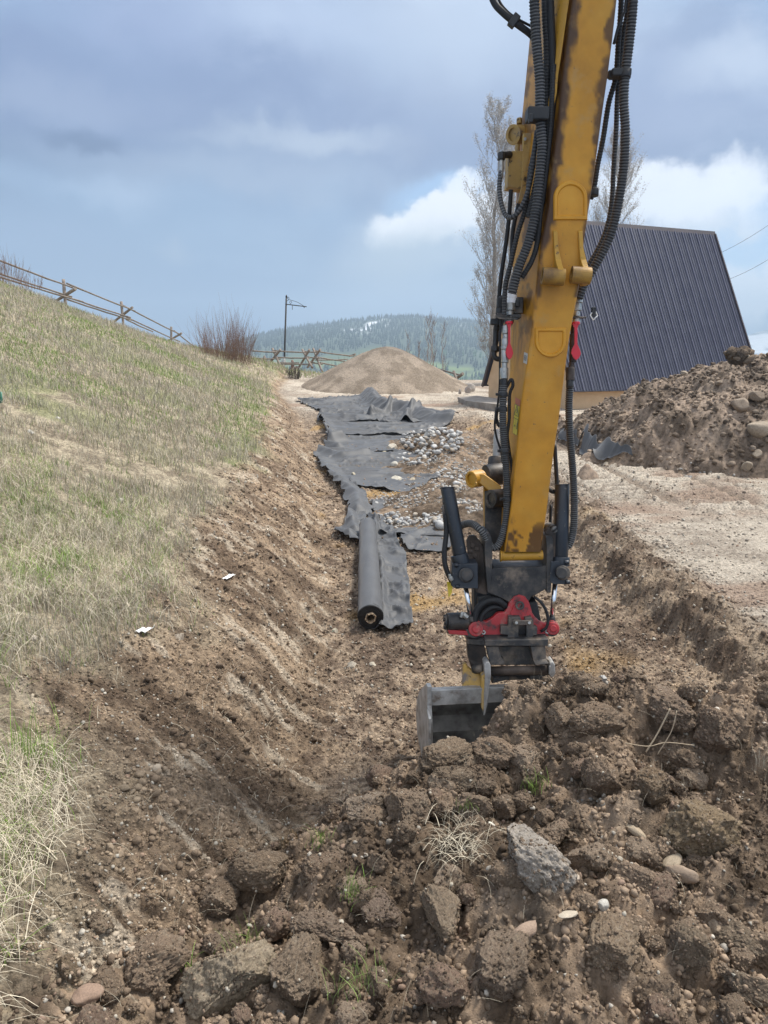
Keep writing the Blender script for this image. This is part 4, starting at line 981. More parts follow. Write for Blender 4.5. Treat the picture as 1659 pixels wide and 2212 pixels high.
b = MB(); b.cyl(P(1083, 346, 5.95), P(1083, 358, 5.95), .018, seg=6); b.cyl(P(1083.5, 358, 5.95), P(1082, 384, 5.94), .021, .017, 16); b.build('hose_fitting', M['zinc'], EX, .002)
# left coupling stack
def stack(items, dz, name, m, par=None):
    b = MB()
    for (u, v0, v1, r, sg) in items: b.cyl(P(u, v0, dz), P(u-.02*(v1-v0), v1, dz), r, seg=sg)
    return b.build(name, m, par or EX, .003)
dL = DF(740)+.16
stack([(1106, 628, 645, .040, 20), (1105, 644, 656, .036, 20)], dL, 'hose_cuff', M['hose'])
stack([(1102, 656, 672, .044, 6), (1101, 672, 682, .030, 16), (1100, 686, 698, .038, 6), (1098, 698, 704, .030, 16)], dL, 'coupling', M['zinc'])
stack([(1093, 704, 722, .034, 8), (1093, 722, 732, .026, 16), (1092, 732, 748, .032, 16), (1092, 748, 756, .036, 16), (1091, 756, 784, .030, 8), (1090, 784, 795, .022, 16), (1089, 795, 819, .033, 12)], dL, 'quick_coupler', M['zinc'])
stack([(1089, 819, 836, .028, 16)], dL, 'hose_cuff', M['rubber'])
b = MB(); b.prism([P(1070, 681, dL-.03), P(1078, 686, dL-.06), P(1120, 688, dL-.06), P(1125, 682, dL), P(1124, 676, dL+.05), P(1074, 676, dL+.05)], Vector((0, 0, -.012))); b.build('mount_plate', M['castgrey'], EX, .003)
b = MB(); b.box(P(1117, 660, dL+.03), (.085, .07, .125)); b.box(P(1118, 655, dL-.02), (.035, .04, .05)); b.box(P(1113, 683, dL-.02), (.09, .02, .03)); b.build('hose_clamp', M['castgrey'], EX, .008)
b = MB(); b.box(P(1132, 661, dL+.10), (.07, .10, .07)); b.build('mount_tab', M['yellow2'], EX, .004)
b = MB(); b.box(P(1080, 654, dL+.1), (.05, .06, .08)); b.cyl(P(1080, 665, dL+.1), P(1080, 688, dL+.1), .027, seg=14); b.cyl(P(1086, 640, dL+.12), P(1083, 672, dL+.12), .03, seg=14); b.box(P(1072, 695, dL+.05), (.09, .06, .05)); b.build('hose_clamp', M['rubber'], EX, .008)
def redcap(uc, v0, dz, s=1.0):
    b = MB(); o = [(-7, 0), (7.5, 0), (5, 6), (3.6, 13), (3.4, 52), (9, 66), (11, 76), (7, 86), (1, 92), (-5, 86), (-10, 74), (-8, 64), (-2.6, 52), (-2.8, 13), (-5, 6)]
    b.prism([P(uc+x*s, v0+y_*1.0*.86, dz) for x, y_ in o], FW*.014); b.ring(P(uc, v0-3, dz+.02), P(uc, v0+2, dz+.02), .03, .026); return b.build('dust_cap', M['redcap'], EX, .004)
redcap(1100, 698, dL-.045, .8); redcap(1244, 699, DF(740)+.02)
b = MB(); b.tube(spline([P(1071, 712, dL+.12), P(1070, 745, dL+.12), P(1067, 766, dL+.12), P(1071, 774, dL+.12), P(1079, 776, dL+.12)], .02), .021, 12); b.cyl(P(1069.5, 748, dL+.12), P(1069, 760, dL+.12), .033, seg=6); b.cyl(P(1074, 700, dL+.1), P(1072, 714, dL+.12), .026, seg=8); b.build('pipe_elbow', M['rubber'], EX, .003)
hose([(1081, 684), (1080, 760), (1079, 835), (1074, 881), (1068.5, 916), (1073, 946), (1082, 974), (1086, 1000)], .0085, pitch=0, off=.18, name='cable')
hose([(1093, 838), (1104, 820), (1108, 832), (1101, 853), (1100, 905), (1096, 940), (1100, 975), (1106, 1020), (1104, 1080), (1092, 1140)], .014, pitch=.014, depth=.12, off=.12, crest=B_, name='sensor_cable')
hose([(1074, 880), (1072, 905), (1080, 920), (1084, 900), (1080, 880)], .016, pitch=.014, depth=.12, off=.2, crest=B_, name='sensor_cable')
hose([(1088, 832), (1086, 881), (1087, 928), (1090.5, 974), (1094, 1020), (1095.5, 1066), (1095, 1097), (1092, 1130), (1084, 1163), (1072, 1182), (1060, 1180), (1049, 1161), (1035, 1142, 6.2), (1018, 1131, 6.3), (1002, 1133, 6.4), (990, 1140, 6.5)], .031, pitch=.017, off=.06, crest=G_)
for v, u in ((852, 1087), (884, 1086), (974, 1091), (1078, 1096)):
    b = MB(); b.cyl(P(u, v-4, DF(v)+.06), P(u+.3, v+5, DF(v)+.06), .036, seg=16); b.box(P(u-12, v, DF(v)+.08), (.03, .03, .02)); b.build('cable_tie', M['rubber'], EX, .003)
# right coupling and lower hose
dR = DF(740)+.12
stack([(1249, 640, 655, .036, 18), (1247, 655, 672, .034, 6), (1246, 672, 684, .026, 14), (1246, 688, 700, .032, 6)], dR, 'coupling', M['zinc'])
stack([(1240, 700, 722, .026, 14), (1239, 722, 750, .031, 8), (1238, 750, 782, .028, 14), (1235, 782, 794, .022, 14), (1232, 794, 822, .034, 12)], dR, 'quick_coupler', M['brownsteel'])
stack([(1231, 822, 836, .029, 16)], dR, 'hose_cuff', M['rubber'])
b = MB(); b.box(P(1248, 686, dR), (.12, .07, .012)); b.build('mount_plate', M['castgrey'], EX, .003)
hose([(1231, 832), (1229, 881), (1230.5, 928), (1234, 974), (1237.5, 1020), (1240, 1066), (1240.5, 1097), (1240, 1126), (1237, 1154), (1230, 1176), (1221, 1181), (1212, 1171), (1204, 1154), (1194, 1140), (1184, 1137, 6.4), (1176, 1145, 6.5)], .031, pitch=.017, off=.10, crest=G_)
hose([(1198, 960, 6.3), (1201, 1010, 6.3), (1203, 1045, 6.3), (1202, 1060, 6.28), (1192, 1062, 6.25), (1184, 1054, 6.25)], .017, pitch=0, name='steel_pipe')
hose([(1190, 1090, 6.4), (1189, 1120, 6.4), (1188, 1150, 6.4)], .012, pitch=0, name='steel_pipe')
# bucket cylinder end and links
b = MB(); b.cyl(P(1080, 930, 6.75), P(1078, 1004, 6.7), .052, .06, 24); b.build('bucket_cylinder', M['steel'], EX, .004)
b = MB(); b.cyl(P(1049, 1028, 6.55), P(1092, 1022, 6.6), .095, seg=28); b.cyl(P(1074, 990, 6.65), P(1070, 1020, 6.62), .075, seg=20); b.build('rod_eye', M['blackmetal'], EX, .006)
b = MB(); b.ring(P(1017, 1036, 6.45), P(1040, 1032, 6.52), .072, .05, 30); b.cyl(P(1019, 1036, 6.46), P(1024, 1035, 6.47), .05, seg=24); b.cyl(P(1027, 1046, 6.38), P(1031, 1045, 6.38), .02, seg=6)
b.prism([P(1036, 1024, 6.42), P(1046, 1024, 6.42), P(1084, 1052, 6.36), P(1078, 1066, 6.36), P(1072, 1072, 6.36), P(1034, 1042, 6.42)], FW*.07); b.build('link', M['yellow2'], EX, .005)
b = MB(); b.cyl(P(1062, 1078, 6.32), P(1095, 1074, 6.4), .075, seg=26); b.ring(P(1059, 1078, 6.31), P(1063, 1078, 6.32), .078, .045); b.prism([P(1048, 1062, 6.45), P(1085, 1062, 6.45), P(1090, 1190, 6.4), P(1048, 1190, 6.4)], FW*.12); b.build('link_arm', M['blackmetal'], EX, .006)
b = MB(); b.prism([P(1045, 1052, 6.5), P(1054, 1056, 6.5), P(1054, 1172, 6.45), P(1047, 1164, 6.45)], FW*.05); b.build('link', M['yellow2'], EX, .003)
# ---------------------------------------------------------------- tilting rotator (a part, its pieces below it)
b = MB(); D = 6.18
# hanger: front web and back web
for dz in (0, .30):
    b.prism([P(1062, 1229, D+dz), P(1085, 1226, D+dz), P(1165, 1225, D+dz), P(1186, 1221, D+dz), P(1183, 1271, D+dz), P(1166, 1280, D+dz), P(1148, 1290, D+dz), P(1139, 1306, D+dz), P(1110, 1306, D+dz), P(1094, 1298, D+dz), P(1076, 1289, D+dz), P(1054, 1281, D+dz)], FW*.035)
b.box(P(1122, 1222, D+.17), (.46, .30, .035))
for (ul, ur, uT) in ((1050, 1064, -1), (1178, 1194, 1)):
    fr = [P(ul+3, 1281, D-.01), P(ur-4, 1281, D-.01), P(ur-1, 1240, D-.01), P(ur+(2 if uT > 0 else 0), 1195, D-.01), P(ur+(0 if uT > 0 else -2), 1165, D-.01), P(ur-4, 1156, D-.01), P(ul, 1158, D-.01), P(ul+(-3 if uT < 0 else 3), 1180, D-.01), P(ul+(-1 if uT < 0 else 2), 1235, D-.01)]
    b.prism(fr, FW*.36)
TR = b.build('tilt_rotator', M['blackmetal'], EX, .006)
b = MB(); b.prism([P(1008, 1169, D+.15), P(1014, 1158, D+.15), P(1026, 1157, D+.15), P(1036, 1168, D+.15), P(1050, 1190, D+.12), P(1054, 1230, D+.05), P(1052, 1286, D+.05), P(1030, 1280, D+.05), P(1018, 1262, D+.05), P(1012, 1210, D+.1)], FW*.05)
b.build('ear_plate', M['brownsteel'], TR, .005); b = MB()
b.prism([P(1176, 1150, D+.02), P(1184, 1141, D+.02), P(1195, 1142, D+.02), P(1205, 1158, D+.02), P(1210, 1185, D+.02), P(1206, 1215, D+.02), P(1196, 1250, D+.02), P(1183, 1272, D+.02), P(1186, 1215, D+.02), P(1190, 1180, D+.02), P(1184, 1160, D+.02)], FW*.06)
b.build('ear_plate', M['brownsteel'], TR, .005)
b = MB()
for (u, v) in ((1016, 1190), (1021, 1178), (1026, 1200), (1030, 1185)):
    b = MB(); b.cyl(P(u, v, D+.10), P(u, v, D+.16), .018, seg=10); b.build('bolt', M['brownsteel'], TR, .002)
b = MB()
b.cyl(P(1172, 1192, D+.15), P(1204, 1190, D+.15), .036, seg=20); b.cyl(P(1204, 1190, D+.15), P(1210, 1190, D+.15), .022, seg=14); b.build('pivot_pin', M['brownsteel'], TR, .003)
def tiltcyl(a0, a1, r, collar, blk, pin, rod0, rod1, rr, D0_, side):
    b = MB(); b.cyl(P(*a0, D0_), P(*a1, D0_), r, seg=32); b.ring(P(a0[0]-.1, a0[1]-2, D0_), P(a0[0], a0[1]+1, D0_), r*1.03, r*.8)
    b.cyl(P(*collar[0], D0_), P(*collar[1], D0_), r*1.24, seg=32); c_ = b.build('tilt_cylinder', M['cylpaint'], TR, .003)
    b = MB(); (u0, v0, u1, v1) = blk; b.prism([P(u0+3, v0, D0_-.07), P(u1, v0-2, D0_-.07), P(u1+1, v1, D0_-.07), P(u0+8, v1-1, D0_-.07), P(u0, v1-7, D0_-.06)], FW*.15)
    for (u, v) in ((u0+(12 if side < 0 else u1-u0-2), v0+2), (u0+(14 if side < 0 else u1-u0+0), v1-5)): b.cyl(P(u-5, v, D0_-.07), P(u+5, v, D0_-.07), .018, seg=14)
    b.build('trunnion_block', M['cylpaint'], TR, .007)
    b = MB(); b.cyl(P(*pin, D0_-.075), P(pin[0]+side*2, pin[1]-1, D0_-.115), .058, seg=28); b.cyl(P(pin[0]-side*1, pin[1], D0_-.11), P(pin[0]-side*1, pin[1], D0_-.15), .046, seg=28); b.build('trunnion_pin', M['castgrey'], TR, .006)
    b = MB(); b.cyl(P(*rod0, D0_), P(*rod1, D0_), rr, seg=20); b.build('cylinder_rod', M['chrome'], TR)
    b = MB(); b.cyl(P(rod1[0], rod1[1]-2, D0_), P(rod1[0]+(.5 if side < 0 else 0), rod1[1]+8, D0_), rr*1.25, rr*1.5, 18); b.build('rod_end', M['castgrey'], TR, .003)
tiltcyl((966.5, 1054), (994.5, 1204), .056, ((991, 1198), (997.5, 1222)), (974, 1219, 1032, 1272), (1008, 1243), (1004.5, 1262), (1017, 1334), .0205, D+.0, -1)
tiltcyl((1214.5, 1048), (1211, 1204), .059, ((1211.3, 1203), (1210.5, 1222)), (1187, 1213, 1226, 1263), (1214.5, 1238), (1199.5, 1255), (1192.5, 1334), .020, D+.05, 1)
b = MB(); b.cyl(P(956, 1084, D), P(966, 1083, D), .024, seg=10); b.cyl(P(958, 1092, D), P(960, 1124, D), .014, seg=8); b.build('port_fitting', M['castgrey'], TR, .003)
hose([(962, 1110, D), (964, 1150, D), (960, 1190, D-.02), (961, 1218, D-.03), (968, 1240, D-.03), (976, 1256, D-.03)], .021, pitch=0, name='hose', parent=TR)
b = MB(); b.cyl(P(972, 1246, D-.09), P(977, 1254, D-.09), .018, seg=6); b.cyl(P(971, 1240, D-.09), P(972, 1246, D-.09), .012, seg=12); b.build('hose_fitting', M['zinc'], TR, .002)
M['tape'] = material('yellow_tape', [(.55, .40, .02), (.65, .5, .04)], 6, .5, bump=.1)
b = MB(); b.prism([P(965, 1257, D-.04), P(972, 1257, D-.03), P(978, 1266, D-.03), P(976, 1280, D-.03), P(969, 1292, D-.03), P(968, 1276, D-.03)], FW*.004); b.build('warning_tape', M['tape'], TR); b = MB(); b.prism([P(1184, 1266, D+.03), P(1188, 1265, D+.03), P(1188, 1271, D+.03), P(1184, 1272, D+.03)], FW*.004); b.build('warning_tape', M['tape'], TR)
# red tilt body
R0 = D-.02
out = [(1030, 1376), (1018, 1372), (1012, 1360), (1014, 1350), (1022, 1343), (1034, 1342), (1050, 1343), (1064, 1335), (1073, 1326), (1078, 1324), (1090, 1323), (1096, 1314), (1101, 1301), (1110, 1290), (1122, 1286), (1134, 1289), (1142, 1299), (1147, 1313), (1150, 1325), (1157, 1335), (1166, 1343), (1178, 1348), (1188, 1344), (1197, 1343), (1206, 1348), (1209, 1358), (1206, 1368), (1198, 1373), (1188, 1375)]
b = MB()
for dz in (0, .33): b.prism([P(u, v, R0+dz) for u, v in out], FW*.045)
rb_ = b.build('tilt_body', M['red'], TR, .007, 3)
b = MB(); b.prism([P(u*.62+1123*.38, v*.62+1318*.38+2, R0-.012) for u, v in out if 1085 < u < 1160 and v < 1340]+[P(1140, 1345, R0-.012), P(1108, 1345, R0-.012)], FW*.02); b.build('pivot_plate', M['red'], TR, .006, 3)
b = MB(); b.ring(P(1123, 1308, R0-.03), P(1123, 1308, R0+.02), .036, .018); b.cyl(P(1123, 1308, R0-.012), P(1123, 1308, R0+.02), .018, seg=6); b.build('pivot_pin', M['castgrey'], TR, .003)
for (u, v, r) in ((1028, 1359, .058), (1194.5, 1358, .050)):
    b = MB(); b.cyl(P(u, v, R0-.03), P(u, v, R0+.02), r, seg=36); b.cyl(P(u+1, v, R0-.055), P(u+1, v, R0-.02), r*.55, seg=28); b.build('pin_cap', M['red'], TR, .006)
    b = MB(); b.cyl(P(u-3, v, R0+.0), P(u-3, v, R0+.09), r*1.25, seg=30); b.build('rod_eye', M['castgrey'], TR, .004)
for (u, v) in ((1044.5, 1366), (1182.5, 1364)):
    b = MB(); b.ring(P(u, v, R0-.016), P(u, v, R0+.01), .017, .008, 16); b.build('socket_screw', M['zinc'], TR, .001)
# dark inside: rotor housing and hoses
b = MB(); b.prism([P(1032, 1290, D+.06), P(1056, 1284, D+.06), P(1100, 1305, D+.06), P(1160, 1300, D+.06), P(1176, 1372, D+.06), P(1030, 1372, D+.06)], FW*.22); b.prism([P(1024, 1270, D+.12), P(1040, 1268, D+.12), P(1036, 1330, D+.12), P(1024, 1335, D+.12)], FW*.2); b.build('rotor_housing', M['rubber'], TR, .01)
hose([(1024, 1350, D), (1030, 1318, D+.0), (1050, 1300, D+.0), (1075, 1298, D+.0), (1095, 1312, D+.02)], .028, pitch=0, name='hose', parent=TR)
hose([(1036, 1362, D-.0), (1042, 1330, D-.0), (1064, 1312, D-.0), (1088, 1316, D+.02)], .02, pitch=0, name='hose', parent=TR)
hose([(1153, 1289, D-.02), (1168, 1300, D-.05), (1180, 1320, D-.06), (1184, 1340, D-.06), (1180, 1356, D-.06), (1168, 1364, D-.05)], .012, pitch=0, name='hose', parent=TR)
b = MB(); b.cyl(P(965, 1344, D+.02), P(1010, 1342, D+.04), .075, seg=30); b.cyl(P(961, 1344, D+.02), P(966, 1344, D+.02), .062, seg=24)
for k in range(6): b.cyl(P(962, 1344, D+.02)+Vector((0, math.cos(k)*.05, math.sin(k)*.05)), P(958, 1344, D+.02)+Vector((0, math.cos(k)*.05, math.sin(k)*.05)), .012, seg=8)
b.build('rotor_motor', M['blackmetal'], TR, .006)
b = MB(); b.cyl(P(1000, 1326, D-.04), P(1010, 1335, D-.05), .022, seg=6); b.cyl(P(996, 1334, D-.05), P(1000, 1322, D-.05), .015, seg=6); b.build('hose_fitting', M['zinc'], TR, .002)
b = MB(); b.prism([P(967, 1361, D-.03), P(1008, 1364, D-.03), P(1012, 1373, D-.03), P(970, 1370, D-.03)], FW*.16); b.build('motor_guard', M['red'], TR, .004)
# front grab bracket with slot and bolted strap
b = MB()
b.prism([P(1099, 1333, R0-.06), P(1124, 1333, R0-.06), P(1126, 1340, R0-.06), P(1124, 1350, R0-.06), P(1120, 1354, R0-.06), P(1120, 1380, R0-.06), P(1096, 1379, R0-.06), P(1097, 1372, R0-.06), P(1081, 1370, R0-.06), P(1082, 1353, R0-.06), P(1098, 1353, R0-.06)], FW*.06)
b.prism([P(1134, 1336, R0-.06), P(1148, 1333, R0-.06), P(1152, 1340, R0-.06), P(1153, 1354, R0-.06), P(1161, 1355, R0-.06), P(1160, 1372, R0-.06), P(1152, 1373, R0-.06), P(1149, 1381, R0-.06), P(1137, 1381, R0-.06), P(1137, 1352, R0-.06)], FW*.06)
b.box(P(1129, 1366, R0+.0), (.08, .02, .12)); b.build('grab_bracket', M['castgrey'], TR, .004)
b = MB(); b.prism([P(1107.5, 1341, R0-.085), P(1149.5, 1341, R0-.085), P(1149, 1350, R0-.085), P(1110, 1351, R0-.085)], FW*.024); b.build('strap', M['castgrey'], TR, .003)
for u in (1115.5, 1143.5):
    b = MB(); b.cyl(P(u, 1345.5, R0-.105), P(u, 1345.5, R0-.08), .0135, seg=6); b.build('bolt', M['zinc'], TR, .002)
# quick hitch below
b = MB()
b.prism([P(1048, 1383, D-.14), P(1185, 1381, D-.14), P(1184, 1396, D-.14), P(1047, 1396, D-.14)], FW*.42)
b.prism([P(1009, 1381, D+.0), P(1048, 1383, D-.10), P(1048, 1396, D-.10), P(1009, 1392, D+.0)], FW*.35)
b.prism([P(1056, 1396, D-.02), P(1178, 1396, D-.02), P(1182, 1437, D-.02), P(1060, 1437, D-.02)], FW*.24)
QH = b.build('quick_hitch', M['castgrey'], EX, .006)
b = MB()
b.prism([P(1050, 1396, D-.12), P(1076, 1396, D-.12), P(1084, 1424, D-.13), P(1090, 1428, D-.15), P(1090, 1436, D-.15), P(1060, 1437, D-.13)], FW*.10)
b.build('hook', M['castgrey'], QH, .005); b = MB()
b.prism([P(1146, 1396, D-.12), P(1176, 1395, D-.12), P(1180, 1422, D-.13), P(1187, 1427, D-.15), P(1188, 1434, D-.15), P(1157, 1437, D-.15), P(1152, 1428, D-.13)], FW*.10)
b.build('hook', M['castgrey'], QH, .005)
b = MB(); b.prism([P(1009, 1392, D-.0), P(1047, 1396, D-.06), P(1056, 1436, D-.06), P(1048, 1442, D-.05), P(1034, 1450, D-.04), P(1020, 1449, D), P(1012, 1425, D)], FW*.1); b.build('side_plate', M['brownsteel'], QH, .006)
b = MB()
for u in (1109, 1117): b.ring(P(u, 1418, D-.06), P(u, 1418, D+.0), .012, .0065, 16)
b.build('grease_port', M['castgrey'], QH, .001)
b = MB(); b.prism([P(1066, 1464, D-.08), P(1100, 1460, D-.08), P(1100, 1468, D-.08), P(1062, 1477, D-.08)], FW*.12); b.prism([P(1145, 1460, D-.08), P(1188, 1458, D-.08), P(1187, 1466, D-.08), P(1146, 1472, D-.08)], FW*.12); b.prism([P(1095, 1461, D-.03), P(1150, 1460, D-.03), P(1150, 1468, D-.03), P(1095, 1470, D-.03)], FW*.15); b.prism([P(1120, 1466, D+.02), P(1156, 1466, D+.02), P(1150, 1484, D+.02), P(1126, 1484, D+.02)], FW*.12); b.build('lock_wedge', M['castgrey'], QH, .005)
# ---------------------------------------------------------------- bucket
BD = 6.02
def BP(s, n, h):
    """bucket frame: s along its width from the left plate, n depth behind the lip, h height"""
    o = P(926, 1487, BD); e = P(1302, 1482, BD+.16); ax = (e-o); ax.z = 0; L_ = ax.length; ax.normalize(); nn = Vector((-ax.y, ax.x, 0)); return o+ax*s+nn*n+Vector((0, 0, h))
WB = (P(1302, 1482, BD+.16)-P(926, 1487, BD)).length
prof = [(.0, .0), (.07, -.035), (.2, -.11), (.34, -.20), (.46, -.33), (.50, -.48), (.42, -.60), (.20, -.66), (-.12, -.66)]
b = MB(); vs3 = []
for s in (.01, WB-.01):
    vs3 += [BP(s, n, h) for n, h in prof]
n = len(prof); b.add(vs3, [(i, i+1, i+1+n, i+n) for i in range(1, n-1)], smooth=False)
BK = b.build('bucket', M['steel'], EX); md = BK.modifiers.new('solid', 'SOLIDIFY'); md.thickness = .02; md.offset = 0
for s0 in (0, WB):
    b = MB(); pf = [(-.04, .035), (.02, .035), (.10, -.02), (.36, -.18), (.49, -.32), (.53, -.48), (.44, -.63), (.20, -.69), (-.16, -.69), (-.14, -.50), (-.10, -.24), (-.05, -.12)]
    b.prism([BP(s0-.018, q, h) for q, h in pf], BP(.036, 0, 0)-BP(0, 0, 0)); b.prism([BP(s0-(.03 if s0 == 0 else -.012), q, h) for q, h in ((-.19, -.16), (-.09, -.13), (-.07, -.64), (-.21, -.66))], BP(.02, 0, 0)-BP(0, 0, 0))
    b.build('side_plate', M['steel'], BK, .005)
b = MB(); b.prism([BP(.018, -.03, -.005), BP(.018, .08, -.03), BP(.018, .08, -.145), BP(.018, -.03, -.135)], BP(WB-.036, 0, 0)-BP(0, 0, 0)); b.build('top_beam', M['steel'], BK, .006)
b = MB(); b.prism([BP(.02, -.13, -.605), BP(.02, -.13, -.635), BP(.02, -.32, -.625), BP(.02, -.32, -.615)], BP(WB-.04, 0, 0)-BP(0, 0, 0)); b.build('cutting_edge', M['steel'], BK, .003)
M['earyellow'] = material('scraped_yellow_ear', [(.40, .25, .08), (.50, .31, .07), (.44, .33, .18)], 6, .55, .1, bump=.25, bscale=40, dist=.004, wear=[((.20, .17, .15), 9, .5, .62, .8), ((.06, .04, .03), 20, .62, .68, .8)])
b = MB(); b.prism([P(1001, 1435, D-.02), P(1007, 1436, D-.02), P(1012, 1444, D-.02), P(1020, 1450, D-.02), P(1036, 1450, D-.02), P(1045, 1446, D-.04), P(1050, 1434, D-.06), P(1050, 1484, D-.06), P(999, 1483, D-.02)], FW*.06)
b.prism([P(1040, 1462, D-.14), P(1056, 1450, D-.16), P(1055, 1478, D-.16), P(1044, 1538, D-.14), P(1040, 1530, D-.14)], FW*.10); b.build('ear', M['earyellow'], BK, .006)
b = MB(); b.prism([P(1046, 1437, D-.17), P(1050, 1431, D-.17), P(1056, 1430, D-.17), P(1060, 1437, D-.17), P(1061, 1460, D-.17), P(1058, 1480, D-.17), P(1055, 1512, D-.16), P(1049, 1542, D-.15), P(1045, 1548, D-.15), P(1046, 1500, D-.16), P(1048, 1462, D-.17)], FW*.13); b.build('ear', M['steel'], BK, .006)
b = MB(); b.prism([P(1187, 1432, D-.12), P(1194, 1429, D-.12), P(1199, 1436, D-.12), P(1200, 1454, D-.12), P(1196, 1464, D-.12), P(1188, 1462, D-.12)], FW*.12); b.prism([P(1186, 1440, D-.13), P(1190, 1438, D-.13), P(1190, 1460, D-.13), P(1186, 1458, D-.13)], FW*.13); b.build('ear', M['steel'], BK, .008)
b = MB(); b.cyl(P(1060, 1450, D-.10), P(1187, 1447, D-.07), .038, seg=30); b.build('hitch_pin', M['brownsteel'], BK)
b = MB(); b.cyl(P(1024, 1446, D-.0), P(1046, 1445, D-.06), .036, seg=22); b.build('hitch_pin', M['castgrey'], BK)
# ------------------------------------------------------------------ valley, wooded mountain, snowy range
def polar(name, a0, a1, na, ys, zf, colf, kind='structure', m=None):
    A_ = np.linspace(a0, a1, na); Xg = A_[None, :]*np.array(ys)[:, None]; Yg = np.repeat(np.array(ys)[:, None], na, 1)
    x, y = Xg.ravel(), Yg.ravel(); z = zf(x, y)
    return tag(mk(name, npmesh(name, np.stack([x, y, z], 1), gridfaces(len(ys), na), colf(x, y, z), True), m or M['far']), kind=kind)
M['far'] = material('hill_cover', [(.85, .85, .85), (1.1, 1.1, 1.1)], .02, .95, attr=True, bump=0)
def vz(v): return -SP-(v-1106)/1662*CP
RU = [200, 410, 480, 560, 600, 650, 700, 760, 830, 900, 960, 1010, 1150, 1400, 1560, 1700, 2000]; RV = [800, 772, 745, 724, 715, 707, 700, 692, 685, 684, 690, 694, 706, 744, 762, 775, 790]
def ridge_z(x, y, y0): return CAMZ+np.interp(829.5+1662*x/y*1.05, RU, [vz(v) for v in RV])*y0/1.04
def hillz(x, y):
    yr = 2600.; rz = ridge_z(x, y, yr); k = sstep(1000, yr, y)
    z = np.interp(y, [60, 100, 124, 250, 600, 1000, 1500, 2600], [-6, -8, -10, -38, -78, -72, -34, -34])
    z = z+(rz+34)*np.clip((y-1500)/(yr-1500), 0, 1)**.9*(y <= yr)+(y > yr)*(rz+34)*(1-np.clip((y-yr)/900, 0, 1))
    z = z+28*(fbm2(x/260, y/330, 401, 4)-.5)*sstep(200, 700, y)*sstep(2750, 2300, y)
    z = np.where(x > 900+.0*y, np.maximum(z-sstep(.30, .36, x/y)*60*sstep(1500, 2500, y), -80), z)
    return z
def hillc(x, y, z):
    n = fbm2(x/150, y/220, 411, 4); c = lerp(C_(.035, .055, .03), C_(.075, .105, .05), n)
    md = sstep(.52, .62, fbm2(x/120+3, y/150, 412, 3))*sstep(2000, 1200, y); c = lerp_c(c, C_(.22, .30, .07), md)
    sn = sstep(.635, .69, fbm2(x/60, y/90, 413, 3))*sstep(2050, 2300, y)*sstep(2560, 2480, y)*sstep(-.12, -.04, x/y)*sstep(.16, .02, x/y)
    return lerp_c(c, C_(.85, .87, .9), sn)
polar('hills', -1.3, 1.3, 520, list(110*(3500/110)**np.linspace(0, 1, 170)), hillz, hillc)
def rangez(x, y):
    t = np.interp(829.5+1662*x/y*1.05, [1150, 1400, 1540, 1580, 1610, 1640, 1670, 1750, 1900, 2300], [772, 768, 762, 752, 735, 722, 712, 700, 690, 730]); rz = CAMZ+vz(t)*4600/1.04
    return -80+(rz+80)*np.interp(y, [3400, 4600, 5300], [0, 1, 0])+60*(fbm2(x/300, y/300, 421, 5)-.5)*np.interp(y, [3400, 4100, 4600, 5300], [0, 1, .35, 0])
def rangec(x, y, z):
    sn = sstep(.47, .56, fbm2(x/170, y/500, 422, 4)+(z-60)/1400); return lerp_c(np.repeat(C_(.05, .07, .07)[None], len(x), 0), C_(.85, .87, .9), sn)
polar('mountains', .1, 1.0, 320, list(np.linspace(3400, 5300, 90)), rangez, rangec)
# conifers clothing the mountain: a far-off wood
def woods():
    rs = np.random.RandomState(31); xs = []; ys = []
    n = 15000; y = rs.uniform(700, 2600, n); a = rs.uniform(-.34, .42, n); xs.append(a*y); ys.append(y)
    n = 1300; a = rs.uniform(-.34, .42, n); y = 2600-rs.uniform(0, 45, n); xs.append(a*y); ys.append(y)
    x = np.concatenate(xs); y = np.concatenate(ys); md = fbm2(x/120+3, y/150, 412, 3)
    keep = (md < .55) | (rs.uniform(0, 1, len(x)) < .12) | (y > 1900); x = x[keep]; y = y[keep]
    keep = ~((fbm2(x/60, y/90, 413, 3) > .65) & (y > 2050) & (y < 2540) & (x/y > -.1) & (x/y < .1)); x = x[keep]; y = y[keep]
    z = hillz(x, y); n = len(x); h = rs.uniform(9, 17, n)*np.where(y > 2540, rs.uniform(.55, 1.15, n), 1); r = h*.17
    k = 6; v = []; ang = np.arange(k)*2*math.pi/k
    V = np.zeros((n, k*2+2, 3)); F = []
    for t in range(2):
        rr = (1, .62)[t]; zb = (.08, .42)[t]
        V[:, t*k:(t+1)*k, 0] = x[:, None]+np.cos(ang)[None]*r[:, None]*rr; V[:, t*k:(t+1)*k, 1] = y[:, None]+np.sin(ang)[None]*r[:, None]*rr; V[:, t*k:(t+1)*k, 2] = z[:, None]+h[:, None]*zb
        V[:, 2*k+t, 0] = x; V[:, 2*k+t, 1] = y; V[:, 2*k+t, 2] = z+h*(.66, 1)[t]
        F += [(t*k+i, t*k+(i+1) % k, 2*k+t) for i in range(k)]
    F = np.array(F)[None]+(np.arange(n)*(2*k+2))[:, None, None]
    c = np.repeat(np.array([[.022, .04, .024]])*rs.uniform(.85, 1.15, (n, 1)), 2*k+2, 0)
    light = np.repeat((fbm2(x/70, y/90, 431, 3) > .57) & (y < 1700), 2*k+2); c[light] = c[light]*np.array([3.0, 3.2, 1.6])
    tag(mk('woods', npmesh('woods', V.reshape(-1, 3), F.reshape(-1, 3), c), M['far']), 'dense dark conifers clothing the hazy mountain beyond the yard', 'forest', kind='stuff')
woods()

